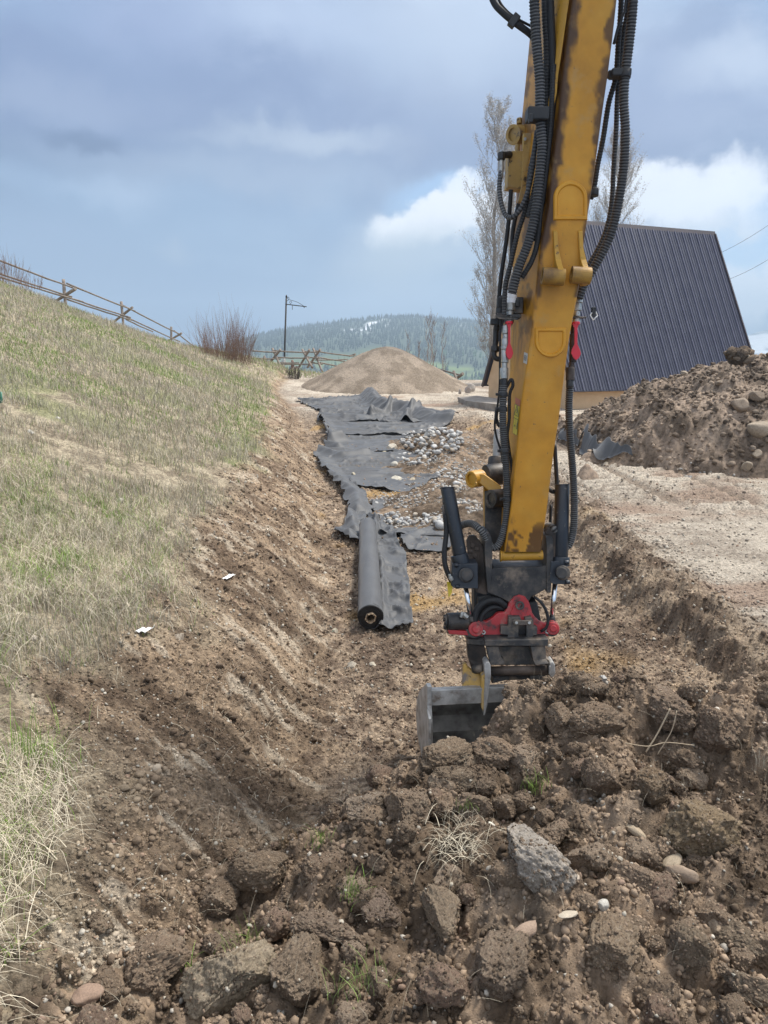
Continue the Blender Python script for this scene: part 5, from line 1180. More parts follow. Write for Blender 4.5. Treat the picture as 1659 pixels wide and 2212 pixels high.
# ------------------------------------------------------------------ steep-roofed building
rd = Vector((.920, .392, 0)); gd = Vector((-.392, .920, 0)); B0 = Vector((8.05, 34.0, .30)); LEN, WID = 11.15, 7.0
def BL(s, w, h): return B0+rd*s+gd*w+Vector((0, 0, h))
bld = empty('building', B0, 'steep A-frame building with dark ribbed metal roof and tan gable wall', 'building')
b = MB(); b.prism([BL(.12, .05, -.6), BL(.12, .05, 1.05), BL(.12, -.14, 1.08), BL(.12, 3.5, 8.50), BL(.12, WID+.14, 1.08), BL(.12, WID-.05, 1.05), BL(.12, WID-.05, -.6)], rd*(LEN-.24)); b.build('wall', M['stucco'], bld)
b = MB(); b.prism([BL(.09, .0, -.6), BL(.09, .0, .12), BL(.09, WID, .12), BL(.09, WID, -.6)], rd*(LEN-.18)); b.build('footing', M['concrete'], bld)
def roofplane(side):
    e = (-.28, .98) if side == 0 else (WID+.28, .98); a = (3.5, 8.62); b = MB()
    wv = (a[0]-e[0], a[1]-e[1]); l = math.hypot(*wv); nn = (-wv[1]/l, wv[0]/l) if side == 0 else (wv[1]/l, -wv[0]/l)
    T = BL(0, 0, 0)
    def R_(s, t, o): return BL(s, e[0]+wv[0]*t+nn[0]*o, e[1]+wv[1]*t+nn[1]*o)
    b.hexa([R_(0, 0, 0), R_(LEN, 0, 0), R_(LEN, 1, 0), R_(0, 1, 0), R_(0, 0, .07), R_(LEN, 0, .07), R_(LEN, 1, .07), R_(0, 1, .07)])
    s = .12
    i = 0
    while s < LEN-.05:
        hh, ww = (.045, .05) if i % 3 == 0 else (.022, .035)
        b.add([R_(s-ww/2, .004, .0705), R_(s+ww/2, .004, .0705), R_(s+ww/3.4, .004, .07+hh), R_(s-ww/3.4, .004, .07+hh), R_(s-ww/2, .996, .0705), R_(s+ww/2, .996, .0705), R_(s+ww/3.4, .996, .07+hh), R_(s-ww/3.4, .996, .07+hh)],
              [(0, 1, 2, 3), (7, 6, 5, 4), (1, 5, 6, 2), (2, 6, 7, 3), (3, 7, 4, 0)], (2.6, 2.5, 2.4) if i % 3 == 0 else (1.5, 1.5, 1.5)); s += .155; i += 1  # ribs coloured paler to paint in the light they reflect
    r = b.build('roof', M['roofattr'], bld)
    for s0 in (-.07, LEN):
        c = MB(); c.hexa([R_(s0, -.005, -.02), R_(s0+.07, -.005, -.02), R_(s0+.07, 1, -.02), R_(s0, 1, -.02), R_(s0, -.005, .13), R_(s0+.07, -.005, .13), R_(s0+.07, 1, .13), R_(s0, 1, .13)]); c.build('rake_trim', M['trim'], r)
    return r
M['roofattr'] = material('ribbed_metal_roof', [(.042, .045, .068), (.053, .056, .080)], 1.2, .42, .1, bump=0, spec=.5, attr=True)
M['trim'] = material('dark_roof_trim', [(.05, .04, .045), (.07, .055, .06)], 2, .5, bump=0)
r0 = roofplane(0); r1 = roofplane(1)
b = MB(); b.prism([BL(-.08, 3.28, 8.30), BL(-.08, 3.5, 8.80), BL(-.08, 3.72, 8.30), BL(-.08, 3.5, 8.70)], rd*(LEN+.16)); b.build('ridge_cap', M['trim'], r0)
# small bracket with a white ring on the roof
b = MB(); c0 = BL(1.55, .95, 4.3)-gd*.45; up = Vector((0, 0, 1)); 
sq = [c0+rd*x*.20+up*y_*.22 for x, y_ in ((-1, 0), (-.15, -1), (1, -.1), (.15, .9))]
for i in range(4): b.tube([sq[i], sq[(i+1) % 4]], .028, 8)
b.build('ring_bracket', M['white'], bld)
b = MB(); b.box(c0+up*.12+gd*.05, (.16, .3, .42)); b.build('bracket_arm', M['darkpole'], bld, .02)
# concrete kerb bed at the gable foot
kb = [ground(u, v, land)[:2] for u, v in ((988, 866), (1006, 878), (1090, 892), (1105, 888), (1090, 874), (1030, 862))]
b = MB(); kz = float(land(np.array([5.2]), np.array([38.0]))[0]); b.prism([Vector((x, y, kz-.2)) for x, y in kb], Vector((0, 0, .42))); o = b.build('kerb_bed', M['concrete'], None, .02); reorigin(o, (kb[1][0], kb[1][1], kz)); tag(o, 'low concrete kerb bed with weeds at the foot of the tan gable wall', 'kerb')

# ------------------------------------------------------------------ buck-and-rail fences
def log(b, p, q, r, seg=9, wob=.0):
    p, q = Vector(p), Vector(q); n = 7; pts = []
    for i in range(n+1):
        t = i/n; pts.append(p.lerp(q, t)+Vector((random.uniform(-wob, wob), 0, random.uniform(-wob, wob)-wob*2*math.sin(math.pi*t))))
    b.tube(pts, [r*random.uniform(.92, 1.08)*(1-.12*i/n) for i in range(n+1)], seg)
def fence(label, rails, posts, cat='fence'):
    a = rails[0][0] if rails else posts[0][0]; q = P(*a); root = empty('rail_fence', (q.x, q.y, q.z-1), label, cat)
    for (p, q_, r) in rails:
        b = MB(); log(b, P(*p), P(*q_), r, 9, .012); b.build('rail', M['wood'], root)
    for (p, q_, r) in posts:
        p3, q3 = P(*p), P(*q_); b = MB(); log(b, p3, q3+(q3-p3)*.4, r, 10, .006); b.build('post', M['wood'], root)
RF = lambda p, q, r=.055: (p, q, r)
fence('weathered log buck-and-rail fence running down the crest of the grassy left hillside',
      [RF((-60, 540, 41), (158, 622, 46.6)), RF((144, 612, 47), (292, 672, 55.5)), RF((266, 660, 56), (388, 722, 64)), RF((376, 714, 64.6), (424, 752, 70)),
       RF((-60, 572, 41.6), (155, 641, 47.6)), RF((-60, 580, 41), (180, 652, 46.8)), RF((128, 636, 47.6), (282, 686, 56)), RF((140, 645, 47.2), (286, 692, 56)), RF((268, 682, 56.2), (388, 738, 64)), RF((272, 690, 56.4), (330, 716, 60))],
      [((137, 604, 47.2), (141, 655, 47.0), .10), ((163, 624, 46.4), (112, 655, 47.8), .095), ((262, 652, 56.2), (266, 696, 56.0), .10), ((286, 664, 55.4), (244, 696, 57), .095), ((370, 706, 64.4), (370, 740, 64.4), .10), ((392, 720, 63.6), (350, 744, 65), .09)])
def f2(x, y, d): return (526.7+.1455*x, 724.2+.1455*y, d)
fence('pale weathered log buck fence crossing beyond the ditch, left of the gravel mound',
      [RF(f2(130, 232, 57), f2(500, 250, 57.4)), RF(f2(440, 226, 57.6), f2(930, 258, 57.4)), RF(f2(880, 240, 57.8), f2(1100, 250, 57.6)), RF(f2(1040, 232, 58), f2(1640, 312, 59)),
       RF(f2(60, 335, 56.8), f2(550, 352, 57)), RF(f2(490, 328, 57.2), f2(980, 340, 57)), RF(f2(940, 320, 57.4), f2(1130, 345, 57)), RF(f2(1060, 320, 57.6), f2(1500, 388, 59)),
       RF(f2(520, 428, 56.8), f2(1030, 425, 57)), RF(f2(240, 405, 57), f2(820, 410, 57.4)), RF(f2(990, 395, 57.4), f2(1170, 432, 57)), RF(f2(1130, 405, 57.6), f2(1450, 465, 59)), RF(f2(380, 440, 56.6), f2(580, 450, 56.6)), RF(f2(1060, 368, 60), f2(1550, 355, 61), .05)],
      [(f2(425, 200, 57.8), f2(535, 432, 56.6), .085), (f2(545, 212, 56.8), f2(372, 418, 57.8), .09), (f2(868, 215, 57.8), f2(975, 405, 56.6), .085), (f2(975, 212, 56.8), f2(845, 430, 57.8), .09), (f2(1030, 200, 58), f2(1125, 440, 56.8), .085), (f2(1135, 210, 57), f2(1000, 400, 58), .09), (f2(1655, 282, 59), f2(1590, 300, 59.4), .08)])
b = MB(); log(b, P(*f2(150, 425, 55)), P(*f2(490, 475, 55)), .15, 12, .01); o = b.build('fallen_log', M['wood']); q = P(*f2(300, 450, 55)); reorigin(o, q); tag(o, 'thick dark fallen log at the foot of the far fence beside the bush', 'log')
def f3(x, y, d): return (850.3+.1488*x, 630.9+.1488*y, d)
fence('broken dark log fence end between the gravel mound and the tan gable wall',
      [RF(f3(540, 1085, 50), f3(985, 1210, 49), .06), RF(f3(760, 1240, 50), f3(900, 1290, 49), .07)],
      [(f3(872, 1150, 49.4), f3(945, 1350, 48.4), .09), (f3(1005, 1185, 48.6), f3(850, 1290, 49.6), .10)])
# grey stumps and rubble behind the far fence
zl = lambda x, y: float(land(np.array([float(x)]), np.array([float(y)]))[0])
def chunk(u, v, rpx, d, c, lab, nm='rubble', fl=(1, .7, .8), sd=3):
    p = P(u, v, d); r = rpx*d/1662; top = p.z+r*fl[2]*.7; g0 = zl(p.x, p.y)-.1; hh = max(.12, (top-g0)/2); p.z = top-hh; place(nm, 'rock', 3, sd, c, p, r, (0, 0, sd), lab, 'rubble', sc=(fl[0], fl[1], hh/r*1.35))
chunk(572, 771, 6, 59, (.24, .21, .19), 'small grey stump behind the far fence, nearest the bush', fl=(.8, .8, 1.2), sd=41)
chunk(612, 772, 9, 59, (.36, .38, .38), 'pale grey rubble pile behind the far fence under the dark pole', sd=42)
chunk(631, 777, 6.5, 58.6, (.20, .14, .12), 'reddish brown stump behind the far fence', fl=(.8, .8, 1.1), sd=43)
chunk(592, 786, 8, 56.8, (.42, .43, .42), 'whitish broken slab at the foot of the far fence', sd=44)
chunk(640, 792, 8, 57, (.28, .24, .21), 'brown rubble under the lowest rail of the far fence', fl=(1.3, .7, .6), sd=45)
chunk(1011, 836, 12, 43, (.38, .33, .30), 'angular concrete slab leaning beside the foot of the tan gable wall', 'concrete_slab', (1, .5, .8), 46)
chunk(1016, 827, 10, 44, (.46, .42, .38), 'flat pale concrete slab on top of the leaning one by the gable wall', 'concrete_slab', (1.1, .7, .3), 47)
chunk(993, 842, 5, 43, (.30, .27, .25), 'small grey lump of rubble at the right toe of the gravel mound', sd=48)
# dark pole with a scrolled sign arm (no board on it)
pr = empty('sign_pole', P(613.5, 800, 60), 'slim dark metal pole with an empty scrolled sign arm behind the far fence', 'pole')
b = MB(); b.tube([P(613, 806, 60), P(614.5, 770, 60), P(618.6, 642, 60)], [.075, .075, .062], 10); b.cyl(P(618.6, 642, 60), P(618.7, 637, 60), .085, .03, 8); b.build('post', M['darkpole'], pr)
b = MB(); b.tube([P(616.5, 657, 60), P(662, 662.5, 59.2)], .035, 8); b.tube([P(631.5, 660, 59.8), P(631.5, 669, 59.8)], .02, 6); b.tube([P(657, 662, 59.3), P(657, 665, 59.3)], .03, 6)
b.tube(spline([P(*q) for q in ((620, 650, 60), (623, 648, 60), (624.5, 644, 60), (622.5, 641.5, 60), (621, 644, 60), (624, 647, 60), (634, 650, 59.8), (644, 653.5, 59.6), (656, 661, 59.3))], .1), .018, 6)
b.tube(spline([P(*q) for q in ((628, 656.5, 60), (625.5, 653, 60), (627, 650.5, 60), (630, 651, 60), (630, 654.5, 60), (627, 655, 60))], .1), .016, 6); b.build('sign_arm', M['darkpole'], pr)
for (p, q, lb) in (((1535, 556, 62), (1720, 444, 48), 'upper thin power line crossing the sky right of the dark roof'), ((1552, 612, 62), (1720, 522, 48), 'lower thin power line crossing the sky right of the dark roof')):
    b = MB(); a, c_ = P(*p), P(*q); b.tube([a.lerp(c_, t/12)-Vector((0, 0, .25*math.sin(math.pi*t/12))) for t in range(13)], .012, 6); o = b.build('power_line', M['darkpole']); reorigin(o, a); tag(o, lb, 'cable')

# ------------------------------------------------------------------ trees and bushes
def twig(b, p, d, l, r, depth, rs, up=.5, leaves=None, spread=.5, kids=4, seg=4):
    n = 5; pts = [p]; q = p.copy(); dd = d.copy()
    for i in range(n):
        dd = (dd+Vector((rs.uniform(-.12, .12), rs.uniform(-.12, .12), rs.uniform(-.05, .1)+up*.08))).normalized(); q = q+dd*(l/n); pts.append(q.copy())
    b.tube(pts, [r*(1-.75*i/n) for i in range(n+1)], seg, caps=False)
    if leaves is not None and depth <= 1:
        for i in range(1, n+1):
            for _ in range(rs.choice([1, 1, 2, 3])): leaves.append((pts[i]+Vector((rs.gauss(0, .09), rs.gauss(0, .09), rs.gauss(0, .09))))[:])
    if depth > 0:
        for k in range(kids):
            t = rs.uniform(.25, .95); i = int(t*n); pp = pts[i].lerp(pts[min(i+1, n)], t*n-i); a = rs.uniform(0, 6.283)
            nd = (dd+Vector((math.cos(a)*spread, math.sin(a)*spread, rs.uniform(-.1, .4)))).normalized(); twig(b, pp, nd, l*rs.uniform(.4, .62), r*.5, depth-1, rs, up, leaves, spread, kids, 3)
def leafmesh(name, pts, size, m, parent, rs, col=None):
    p = np.array(pts); n = len(p); r = np.random.RandomState(rs); d1 = r.normal(size=(n, 3)); d1 /= np.linalg.norm(d1, axis=1)[:, None]; d2 = np.cross(d1, r.normal(size=(n, 3))); d2 /= np.linalg.norm(d2, axis=1)[:, None]
    s = size*r.uniform(.6, 1.4, (n, 1)); V = np.stack([p-d1*s, p+d2*s*.6, p+d1*s, p-d2*s*.6], 1).reshape(-1, 3); F = np.arange(n*4).reshape(-1, 4); return mk(name, npmesh(name, V, F, np.ones((n*4, 3))), m, parent)
def poplar(base, top, crown, nlimb, label, seed, r0=.2, lo=.12, size=.036, spread=.16, kids=5):
    rs = random.Random(seed); base = Vector(base); h = top-base.z; root = empty('poplar_tree', base, label, 'tree')
    b = MB(); n = 14; tp = []
    for i in range(n+1): tp.append(base+Vector((rs.uniform(-.06, .06)*i*.3, rs.uniform(-.06, .06)*i*.3, h*i/n)))
    b.tube(tp, [r0*(1-.93*i/n) for i in range(n+1)], 9); b.build('trunk', M['bark'], root)
    b = MB(); lv = []
    for k in range(nlimb):
        t = lo+(.97-lo)*(k+rs.random())/nlimb; p = base+Vector((0, 0, h*t)); a = rs.uniform(0, 6.283); w = crown*(math.sin(math.pi*min(1, (t*.86+.1)))**.7); l = w*rs.uniform(1.0, 1.9)
        d = Vector((math.cos(a)*.62, math.sin(a)*.62, rs.uniform(.55, 1.0))).normalized(); twig(b, p, d, l, r0*.16*(1-.5*t), 2, rs, .9, lv, .55, kids)
    b.build('branches', M['bark'], root); leafmesh('crown', lv, size, M['bud'], root, seed)
    return root
def tree_at(u, d, vtop, *a, **k):
    q = P(u, 790, d); z = zl(q.x, q.y)-.1; poplar((q.x, q.y, z), P(u, vtop, d).z, *a, **k)
tree_at(1062, 52, 262, 1.75, 90, 'tall narrow budding poplar behind the tan gable wall, left of the yellow arm', 5, lo=.06, r0=.22, kids=5)
tree_at(1095, 55, 300, 1.5, 60, 'second tall budding poplar mostly hidden behind the yellow arm', 6, lo=.1, kids=5)
tree_at(1312, 54, 318, 1.6, 75, 'tall budding poplar rising over the dark roof ridge right of the yellow arm', 7, lo=.3, kids=5)
for i, (u, d, vt, cr, lb) in enumerate(((881, 66, 712, .45, 'small bare sapling rising behind the gravel mound, leftmost of the row'), (904.6, 67, 736, .4, 'shortest bare sapling behind the gravel mound'), (922.5, 66, 684, .6, 'bare young tree, first of the tight clump behind the gravel mound'), (930.5, 65, 673, .6, 'tallest bare young tree in the clump behind the gravel mound'), (937, 66.5, 677, .55, 'bare young tree at the right of the clump behind the gravel mound'), (957.5, 63, 700, .6, 'bare sapling standing alone above the broken fence end'))):
    rs = random.Random(40+i); q = P(u, 790, d); z = min(zl(q.x, q.y), P(u, 812, d).z)-.3; tz = P(u, vt, d).z; root = empty('bare_sapling', (q.x, q.y, z), lb, 'tree'); base = Vector((q.x, q.y, z)); h = tz-z
    b = MB(); b.tube([base+Vector((rs.uniform(-.03, .03)*k, 0, h*k/10)) for k in range(11)], [.045*(1-.85*k/10)+.006 for k in range(11)], 7); b.build('trunk', M['bark'], root)
    b = MB()
    for k in range(26):
        t = .2+.75*rs.random(); a = rs.uniform(0, 6.283); twig(b, base+Vector((0, 0, h*t)), Vector((math.cos(a)*.5, math.sin(a)*.5, .9)).normalized(), cr*rs.uniform(1, 2)*(1.1-t*.6), .013, 1, rs, .9, None, .5, 3)
    b.build('branches', M['twig'], root)
def bush(u, v, d, w, h, n, label, seed, m='twig', r=.013, lean=.0):
    rs = random.Random(seed); q = P(u, v, d); base = Vector(q); root = empty('bare_bush', base, label, 'bush'); b = MB()
    for k in range(n):
        a = rs.uniform(0, 6.283); rr = rs.random()**.6; p = base+Vector((math.cos(a)*w*.42*rr, math.sin(a)*w*.42*rr, -.1)); d_ = Vector((math.cos(a)*.42*rr+lean, math.sin(a)*.42*rr, 1)).normalized()
        twig(b, p, d_, h*rs.uniform(.5, 1.05)*(1-.25*rr), r, 1, rs, .5, None, .35, 4)
    b.build('stems', M[m], root); return root
bush(492, 803, 50, 3.3, 3.6, 230, 'big reddish brown leafless willow bush at the foot of the grassy hillside', 61)
bush(10, 606, 41, 2.2, 1.5, 50, 'low bare bush on the hill crest at the left frame edge', 62, r=.012)
bush(68, 620, 42, 1.4, .9, 28, 'small bare bush under the hillside fence near the left frame edge', 63, r=.010)
q = ground(636, 818, land); rb2 = bush(636, 815, q[3], .9, .9, 40, 'dark uprooted dead bush lying on the yard before the far fence', 64, m='barkd' if 'barkd' in M else 'bark', r=.02); rb2.children[0].data.materials[0] = material('dead_root', [(.035, .028, .022), (.08, .062, .048)], 5, .9, bump=0)

# ------------------------------------------------------------------ geotextile
def gxy(p): g_ = ground(p[0], p[1], GF[0]); return np.array([g_[0], g_[1]])
def resample(pts, n):
    pts = np.array(pts); d = np.r_[0, np.cumsum(np.linalg.norm(np.diff(pts, axis=0), axis=1))]; t = np.linspace(0, d[-1], n); return np.stack([np.interp(t, d, pts[:, 0]), np.interp(t, d, pts[:, 1])], 1)
def segd(x, y, a, b_):
    ex, ey = b_[0]-a[0], b_[1]-a[1]; t = np.clip(((x-a[0])*ex+(y-a[1])*ey)/(ex*ex+ey*ey), 0, 1); return np.hypot(x-a[0]-t*ex, y-a[1]-t*ey)
GF = [land]
def surf2(x, y): return surf(x, y)
def sheet(label, Lp, Rp, n, m, ridges=(), lift=.02, fold=.05, seed=0, edge=.06, over=surf):
    Lw = resample([gxy(p) for p in Lp], n); Rw = resample([gxy(p) for p in Rp], n); t = np.linspace(0, 1, m)
    X = Lw[:, None, 0]*(1-t)+Rw[:, None, 0]*t; Y = Lw[:, None, 1]*(1-t)+Rw[:, None, 1]*t; sc = np.mean(np.linalg.norm(Rw-Lw, axis=1))
    e = np.minimum(np.minimum(t, 1-t)[None, :]*sc, .5)+0*X; ss = np.linspace(0, 1, n); ev = np.minimum(ss, 1-ss)[:, None]*np.linalg.norm(Lw[-1]-Lw[0]); e = np.minimum(e, np.minimum(ev, .5))
    wx = (fbm2(X*2.1, Y*2.1, seed+1, 3)-.5)*.28*(1-e/.5); wy = (fbm2(X*2.3+9, Y*2.3, seed+2, 3)-.5)*.28*(1-e/.5); X = X+wx; Y = Y+wy
    x, y = X.ravel(), Y.ravel(); er = e.ravel()
    base = (over(x, y) if over is not surf else land(x, y))+.02*(fbm2(x*2.2, y*2.2, 3, 2)) 
    w1 = fbm2(x*.55+.3*y+1.2*fbm2(x*.6, y*.6, seed+3, 2), y*1.7-x*.25, seed+4, 2); cr = np.abs(w1-.5)*2; z = fold*(1-np.clip(cr*4.5, 0, 1))**1.6
    w2 = fbm2(x*1.6-y*.5, y*.9+x*.5, seed+5, 2); z = z+fold*.45*(1-np.clip(np.abs(w2-.5)*9, 0, 1))**1.5
    z = z+edge*np.clip(1-er/.22, 0, 1)**2*np.clip(fbm2(x*3, y*3, seed+6, 2)*2.4-.7, 0, 1.4)
    for (pts, h, w) in ridges:
        g_ = [gxy(p) for p in pts]; dm = np.full(x.shape, 9e9)
        for a, b_ in zip(g_[:-1], g_[1:]): dm = np.minimum(dm, segd(x, y, a, b_))
        z = np.maximum(z, h*np.exp(-(dm/w)**2)*(.55+.9*fbm2(x*1.6, y*1.6, seed+8, 2))+z*.6)
    V = np.stack([x, y, base+lift+z], 1); o = mk('fabric_sheet', npmesh('fabric_sheet', V, gridfaces(n, m), None, True), M['fabric'])
    md = o.modifiers.new('solid', 'SOLIDIFY'); md.thickness = .006; reorigin(o, (x.mean(), y.mean(), V[:, 2].min())); return tag(o, label, 'fabric')
sheet('far sheet of black geotextile with a bulky rumpled right edge across the ditch', [(640, 867), (672, 880), (690, 890), (688, 912)], [(800, 856), (860, 872), (905, 884), (990, 916)], 110, 130,
      [([(645, 868), (700, 872), (760, 866), (798, 858)], .16, .25), ([(798, 858), (812, 878), (842, 889), (880, 892), (915, 905), (985, 916)], .42, .42), ([(800, 902), (830, 897), (856, 882)], .34, .12), ([(872, 925), (880, 905), (905, 886)], .36, .16), ([(690, 908), (770, 908), (830, 904)], .12, .25)], seed=10, fold=.12)
sheet('black geotextile sheet with two straight seams below the rumpled fabric', [(686, 902), (700, 925), (706, 945)], [(900, 903), (985, 917), (905, 942)], 90, 120, [([(690, 912), (700, 935)], .25, .3), ([(700, 940), (800, 941), (880, 938)], .10, .12), ([(905, 905), (960, 915), (990, 917)], .35, .4)], seed=20, fold=.08)
sheet('black geotextile sheet beside the pale cobble heap, curled at its left edge', [(703, 938), (712, 955), (700, 978)], [(900, 940), (860, 958), (850, 982)], 90, 120, [([(700, 945), (716, 958), (735, 956)], .32, .25), ([(700, 968), (730, 972)], .22, .2)], seed=30, fold=.07)
sheet('wide creased black geotextile sheet with tan stones lying on it', [(684, 975), (682, 990), (700, 1025), (724, 1045)], [(850, 976), (905, 990), (960, 1030), (870, 1068)], 130, 150, [([(690, 978), (740, 990), (790, 985)], .16, .22), ([(690, 1000), (712, 1035), (750, 1062)], .13, .3)], seed=40, fold=.07)
sheet('narrow twisted strip of black geotextile leading down to the roll', [(700, 1028), (728, 1052), (745, 1075), (752, 1105), (753, 1122)], [(770, 1050), (790, 1075), (800, 1088), (806, 1104), (806, 1118)], 110, 60, [([(715, 1035), (745, 1060), (770, 1080), (775, 1112)], .16, .2)], seed=50, fold=.09)
sheet('crumpled black geotextile corner sticking out left of the roll', [(757, 1110), (738, 1140), (716, 1163)], [(790, 1112), (788, 1150), (790, 1192)], 80, 60, [([(725, 1160), (750, 1165), (778, 1185)], .14, .14), ([(755, 1118), (765, 1150)], .12, .12)], seed=60, fold=.08)
sheet('pebble-strewn black geotextile sheet between the roll and the cobble row', [(800, 1085), (812, 1120), (822, 1160)], [(960, 1060), (965, 1110), (970, 1165)], 80, 100, seed=70, fold=.04)
sheet('black geotextile flap with a rounded near edge right of the roll', [(852, 1150), (862, 1175), (878, 1194)], [(975, 1140), (985, 1168), (972, 1196)], 70, 80, [([(862, 1178), (900, 1158), (930, 1148)], .07, .12)], seed=80, fold=.04)
GF[0] = surf2
sheet('black geotextile strip trapped under the foot of the tall right-hand soil heap', [(1208, 938), (1240, 950), (1290, 966), (1340, 986), (1370, 1004)], [(1206, 950), (1236, 966), (1280, 984), (1322, 1002), (1358, 1012)], 120, 36, [([(1215, 940), (1260, 956), (1300, 966), (1350, 996)], .10, .2)], seed=90, fold=.06, lift=.05, over=surf2)
GF[0] = land
# roll
def gpt(u, v): g_ = ground(u, v, land); return g_
pa = Vector((-.165, 9.02, 0)); pb = Vector((-.30, 13.7, 0)); pa.z = zl(pa.x, pa.y)+.19; pb.z = zl(pb.x, pb.y)+.17
roll = empty('fabric_roll', (pa.x, pa.y, pa.z-.17), 'long thick roll of black geotextile with cardboard core lying along the ditch floor', 'roll')
rb_ = MB(); nn_ = 60; pts = [pa.lerp(pb, i/nn_) for i in range(nn_+1)]
ax = (pb-pa).normalized(); e1 = Vector((1, 0, 0)); e1 = (e1-ax*e1.dot(ax)).normalized(); e2 = ax.cross(e1)
if e2.z < 0: e2 = -e2
V = []; sg = 64
for i, p in enumerate(pts):
    for k in range(sg):
        t = 2*math.pi*k/sg; r = .158-.010*i/nn_+.0025*math.sin(i*.7+3*t)+.002*math.sin(5*t+i*.23)+.004*(k/sg)
        V.append((p+e1*math.cos(t)*r+e2*math.sin(t)*r)[:])
rb_.add(V, [(i*sg+k, i*sg+(k+1) % sg, (i+1)*sg+(k+1) % sg, (i+1)*sg+k) for i in range(nn_) for k in range(sg)], smooth=True); rb_.build('wrapped_fabric', M['fabric'], roll)
b = MB(); rr_ = .155; j = 0
while rr_ > .068:
    off = -.012-.016*random.random(); b.ring(pa+ax*off, pa+ax*.05, rr_, rr_-.0058, 44); rr_ -= .0085; j += 1
b.ring(pa+ax*.03, pa+ax*.06, .158, .05, 44); b.build('wound_layers', M['rubber'], roll)
b = MB(); V = []; sg = 24
for (o_, rr_) in ((-.055, .066), (-.05, .052), (.6, .052), (.6, .066)):
    for k in range(sg):
        t = 2*math.pi*k/sg; q = rr_*(1+.10*math.sin(6*t)*.6+.05*math.sin(2*t)); jag = (random.uniform(-.012, .012) if o_ < 0 else 0)
        V.append((pa+ax*(o_+jag)+e1*math.cos(t)*q+e2*math.sin(t)*q)[:])
b.add(V, [(i*sg+k, i*sg+(k+1) % sg, ((i+1) % 4)*sg+(k+1) % sg, ((i+1) % 4)*sg+k) for i in range(4) for k in range(sg)]); b.build('core', M['cardboard'], roll)
# the loose end of the roll spread on the right
def flap():
    Lw = resample([gxy(p) for p in ((795, 1120), (797, 1180), (800, 1250), (803, 1366))], 170); Rw = resample([gxy(p) for p in ((850, 1152), (856, 1175), (860, 1190), (878, 1205), (879, 1240), (885, 1275), (884, 1310), (891, 1340), (893, 1371))], 170)
    m = 60; t = np.linspace(0, 1, m); X = Lw[:, None, 0]*(1-t)+Rw[:, None, 0]*t; Y = Lw[:, None, 1]*(1-t)+Rw[:, None, 1]*t; X = X+.03*(fbm2(Y*3, Y*0, 98, 2)-.5)*t
    Y = Y+(-.10*np.sin(t*5)*np.exp(-((np.linspace(0, 1, 170)-1)/.08)**2)[:, None]*.6)
    x, y = X.ravel(), Y.ravel(); T_ = np.repeat(t[None], 170, 0).ravel()
    w = fbm2(x*2.2-y*.7, y*1.9+x, 99, 4); z = .085*(1-np.clip(np.abs(w-.5)*5, 0, 1))**1.5+.05*fbm2(x*4, y*2, 97, 2)+.0*T_+.10*np.exp(-((T_-.30)/.09)**2)*fbm2(y*1.3, y*0, 93, 2)+.035*np.clip((T_-.9)*10, 0, 1)*fbm2(y*5, x*5, 96, 2)
    V = np.stack([x, y, land(x, y)+.035+z], 1); o = mk('loose_sheet', npmesh('loose_sheet', V, gridfaces(170, m), None, True), M['fabric'], roll); md = o.modifiers.new('solid', 'SOLIDIFY'); md.thickness = .006
flap()

# ------------------------------------------------------------------ grass
GREEN = np.array([.22, .34, .07]); DRY = np.array([.60, .53, .40]); GREY = np.array([.40, .36, .29]); OL = np.array([.33, .33, .18])
def blades(x, y, z, h, w, col, seed, bend=.8, seg=3, lay=None):
    rs = np.random.RandomState(seed); n = len(x); a = rs.uniform(0, 6.283, n); b_ = rs.uniform(.15, 1, n)*bend; dx, dy = np.cos(a), np.sin(a); px, py = -dy, dx
    fa = rs.uniform(0, 6.283, n); px, py = np.cos(fa), np.sin(fa); V = np.zeros((n, (seg+1)*2, 3))
    for i in range(seg+1):
        t = i/seg; off = b_*h*t*t; hz = h*t*(1-.35*b_*t) if lay is None else h*(t*(1-t)*1.1+.06*t)*1.0
        ww = w*(1-.8*t)*.5; off = off if lay is None else h*t
        V[:, 2*i, 0] = x+dx*off-px*ww; V[:, 2*i, 1] = y+dy*off-py*ww; V[:, 2*i+1, 0] = x+dx*off+px*ww; V[:, 2*i+1, 1] = y+dy*off+py*ww
        V[:, 2*i, 2] = V[:, 2*i+1, 2] = z+hz
    k = (seg+1)*2; F = np.array([(2*i, 2*i+1, 2*i+3, 2*i+2) for i in range(seg)])[None]+(np.arange(n)*k)[:, None, None]
    return V.reshape(-1, 3), F.reshape(-1, 4), np.repeat(col, k, 0)
def join(parts):
    V, F, Cc, off = [], [], [], 0
    for v, f, c in parts: V.append(v); F.append(f+off); Cc.append(c); off += len(v)
    return np.concatenate(V), np.concatenate(F), np.concatenate(Cc)
parts = []
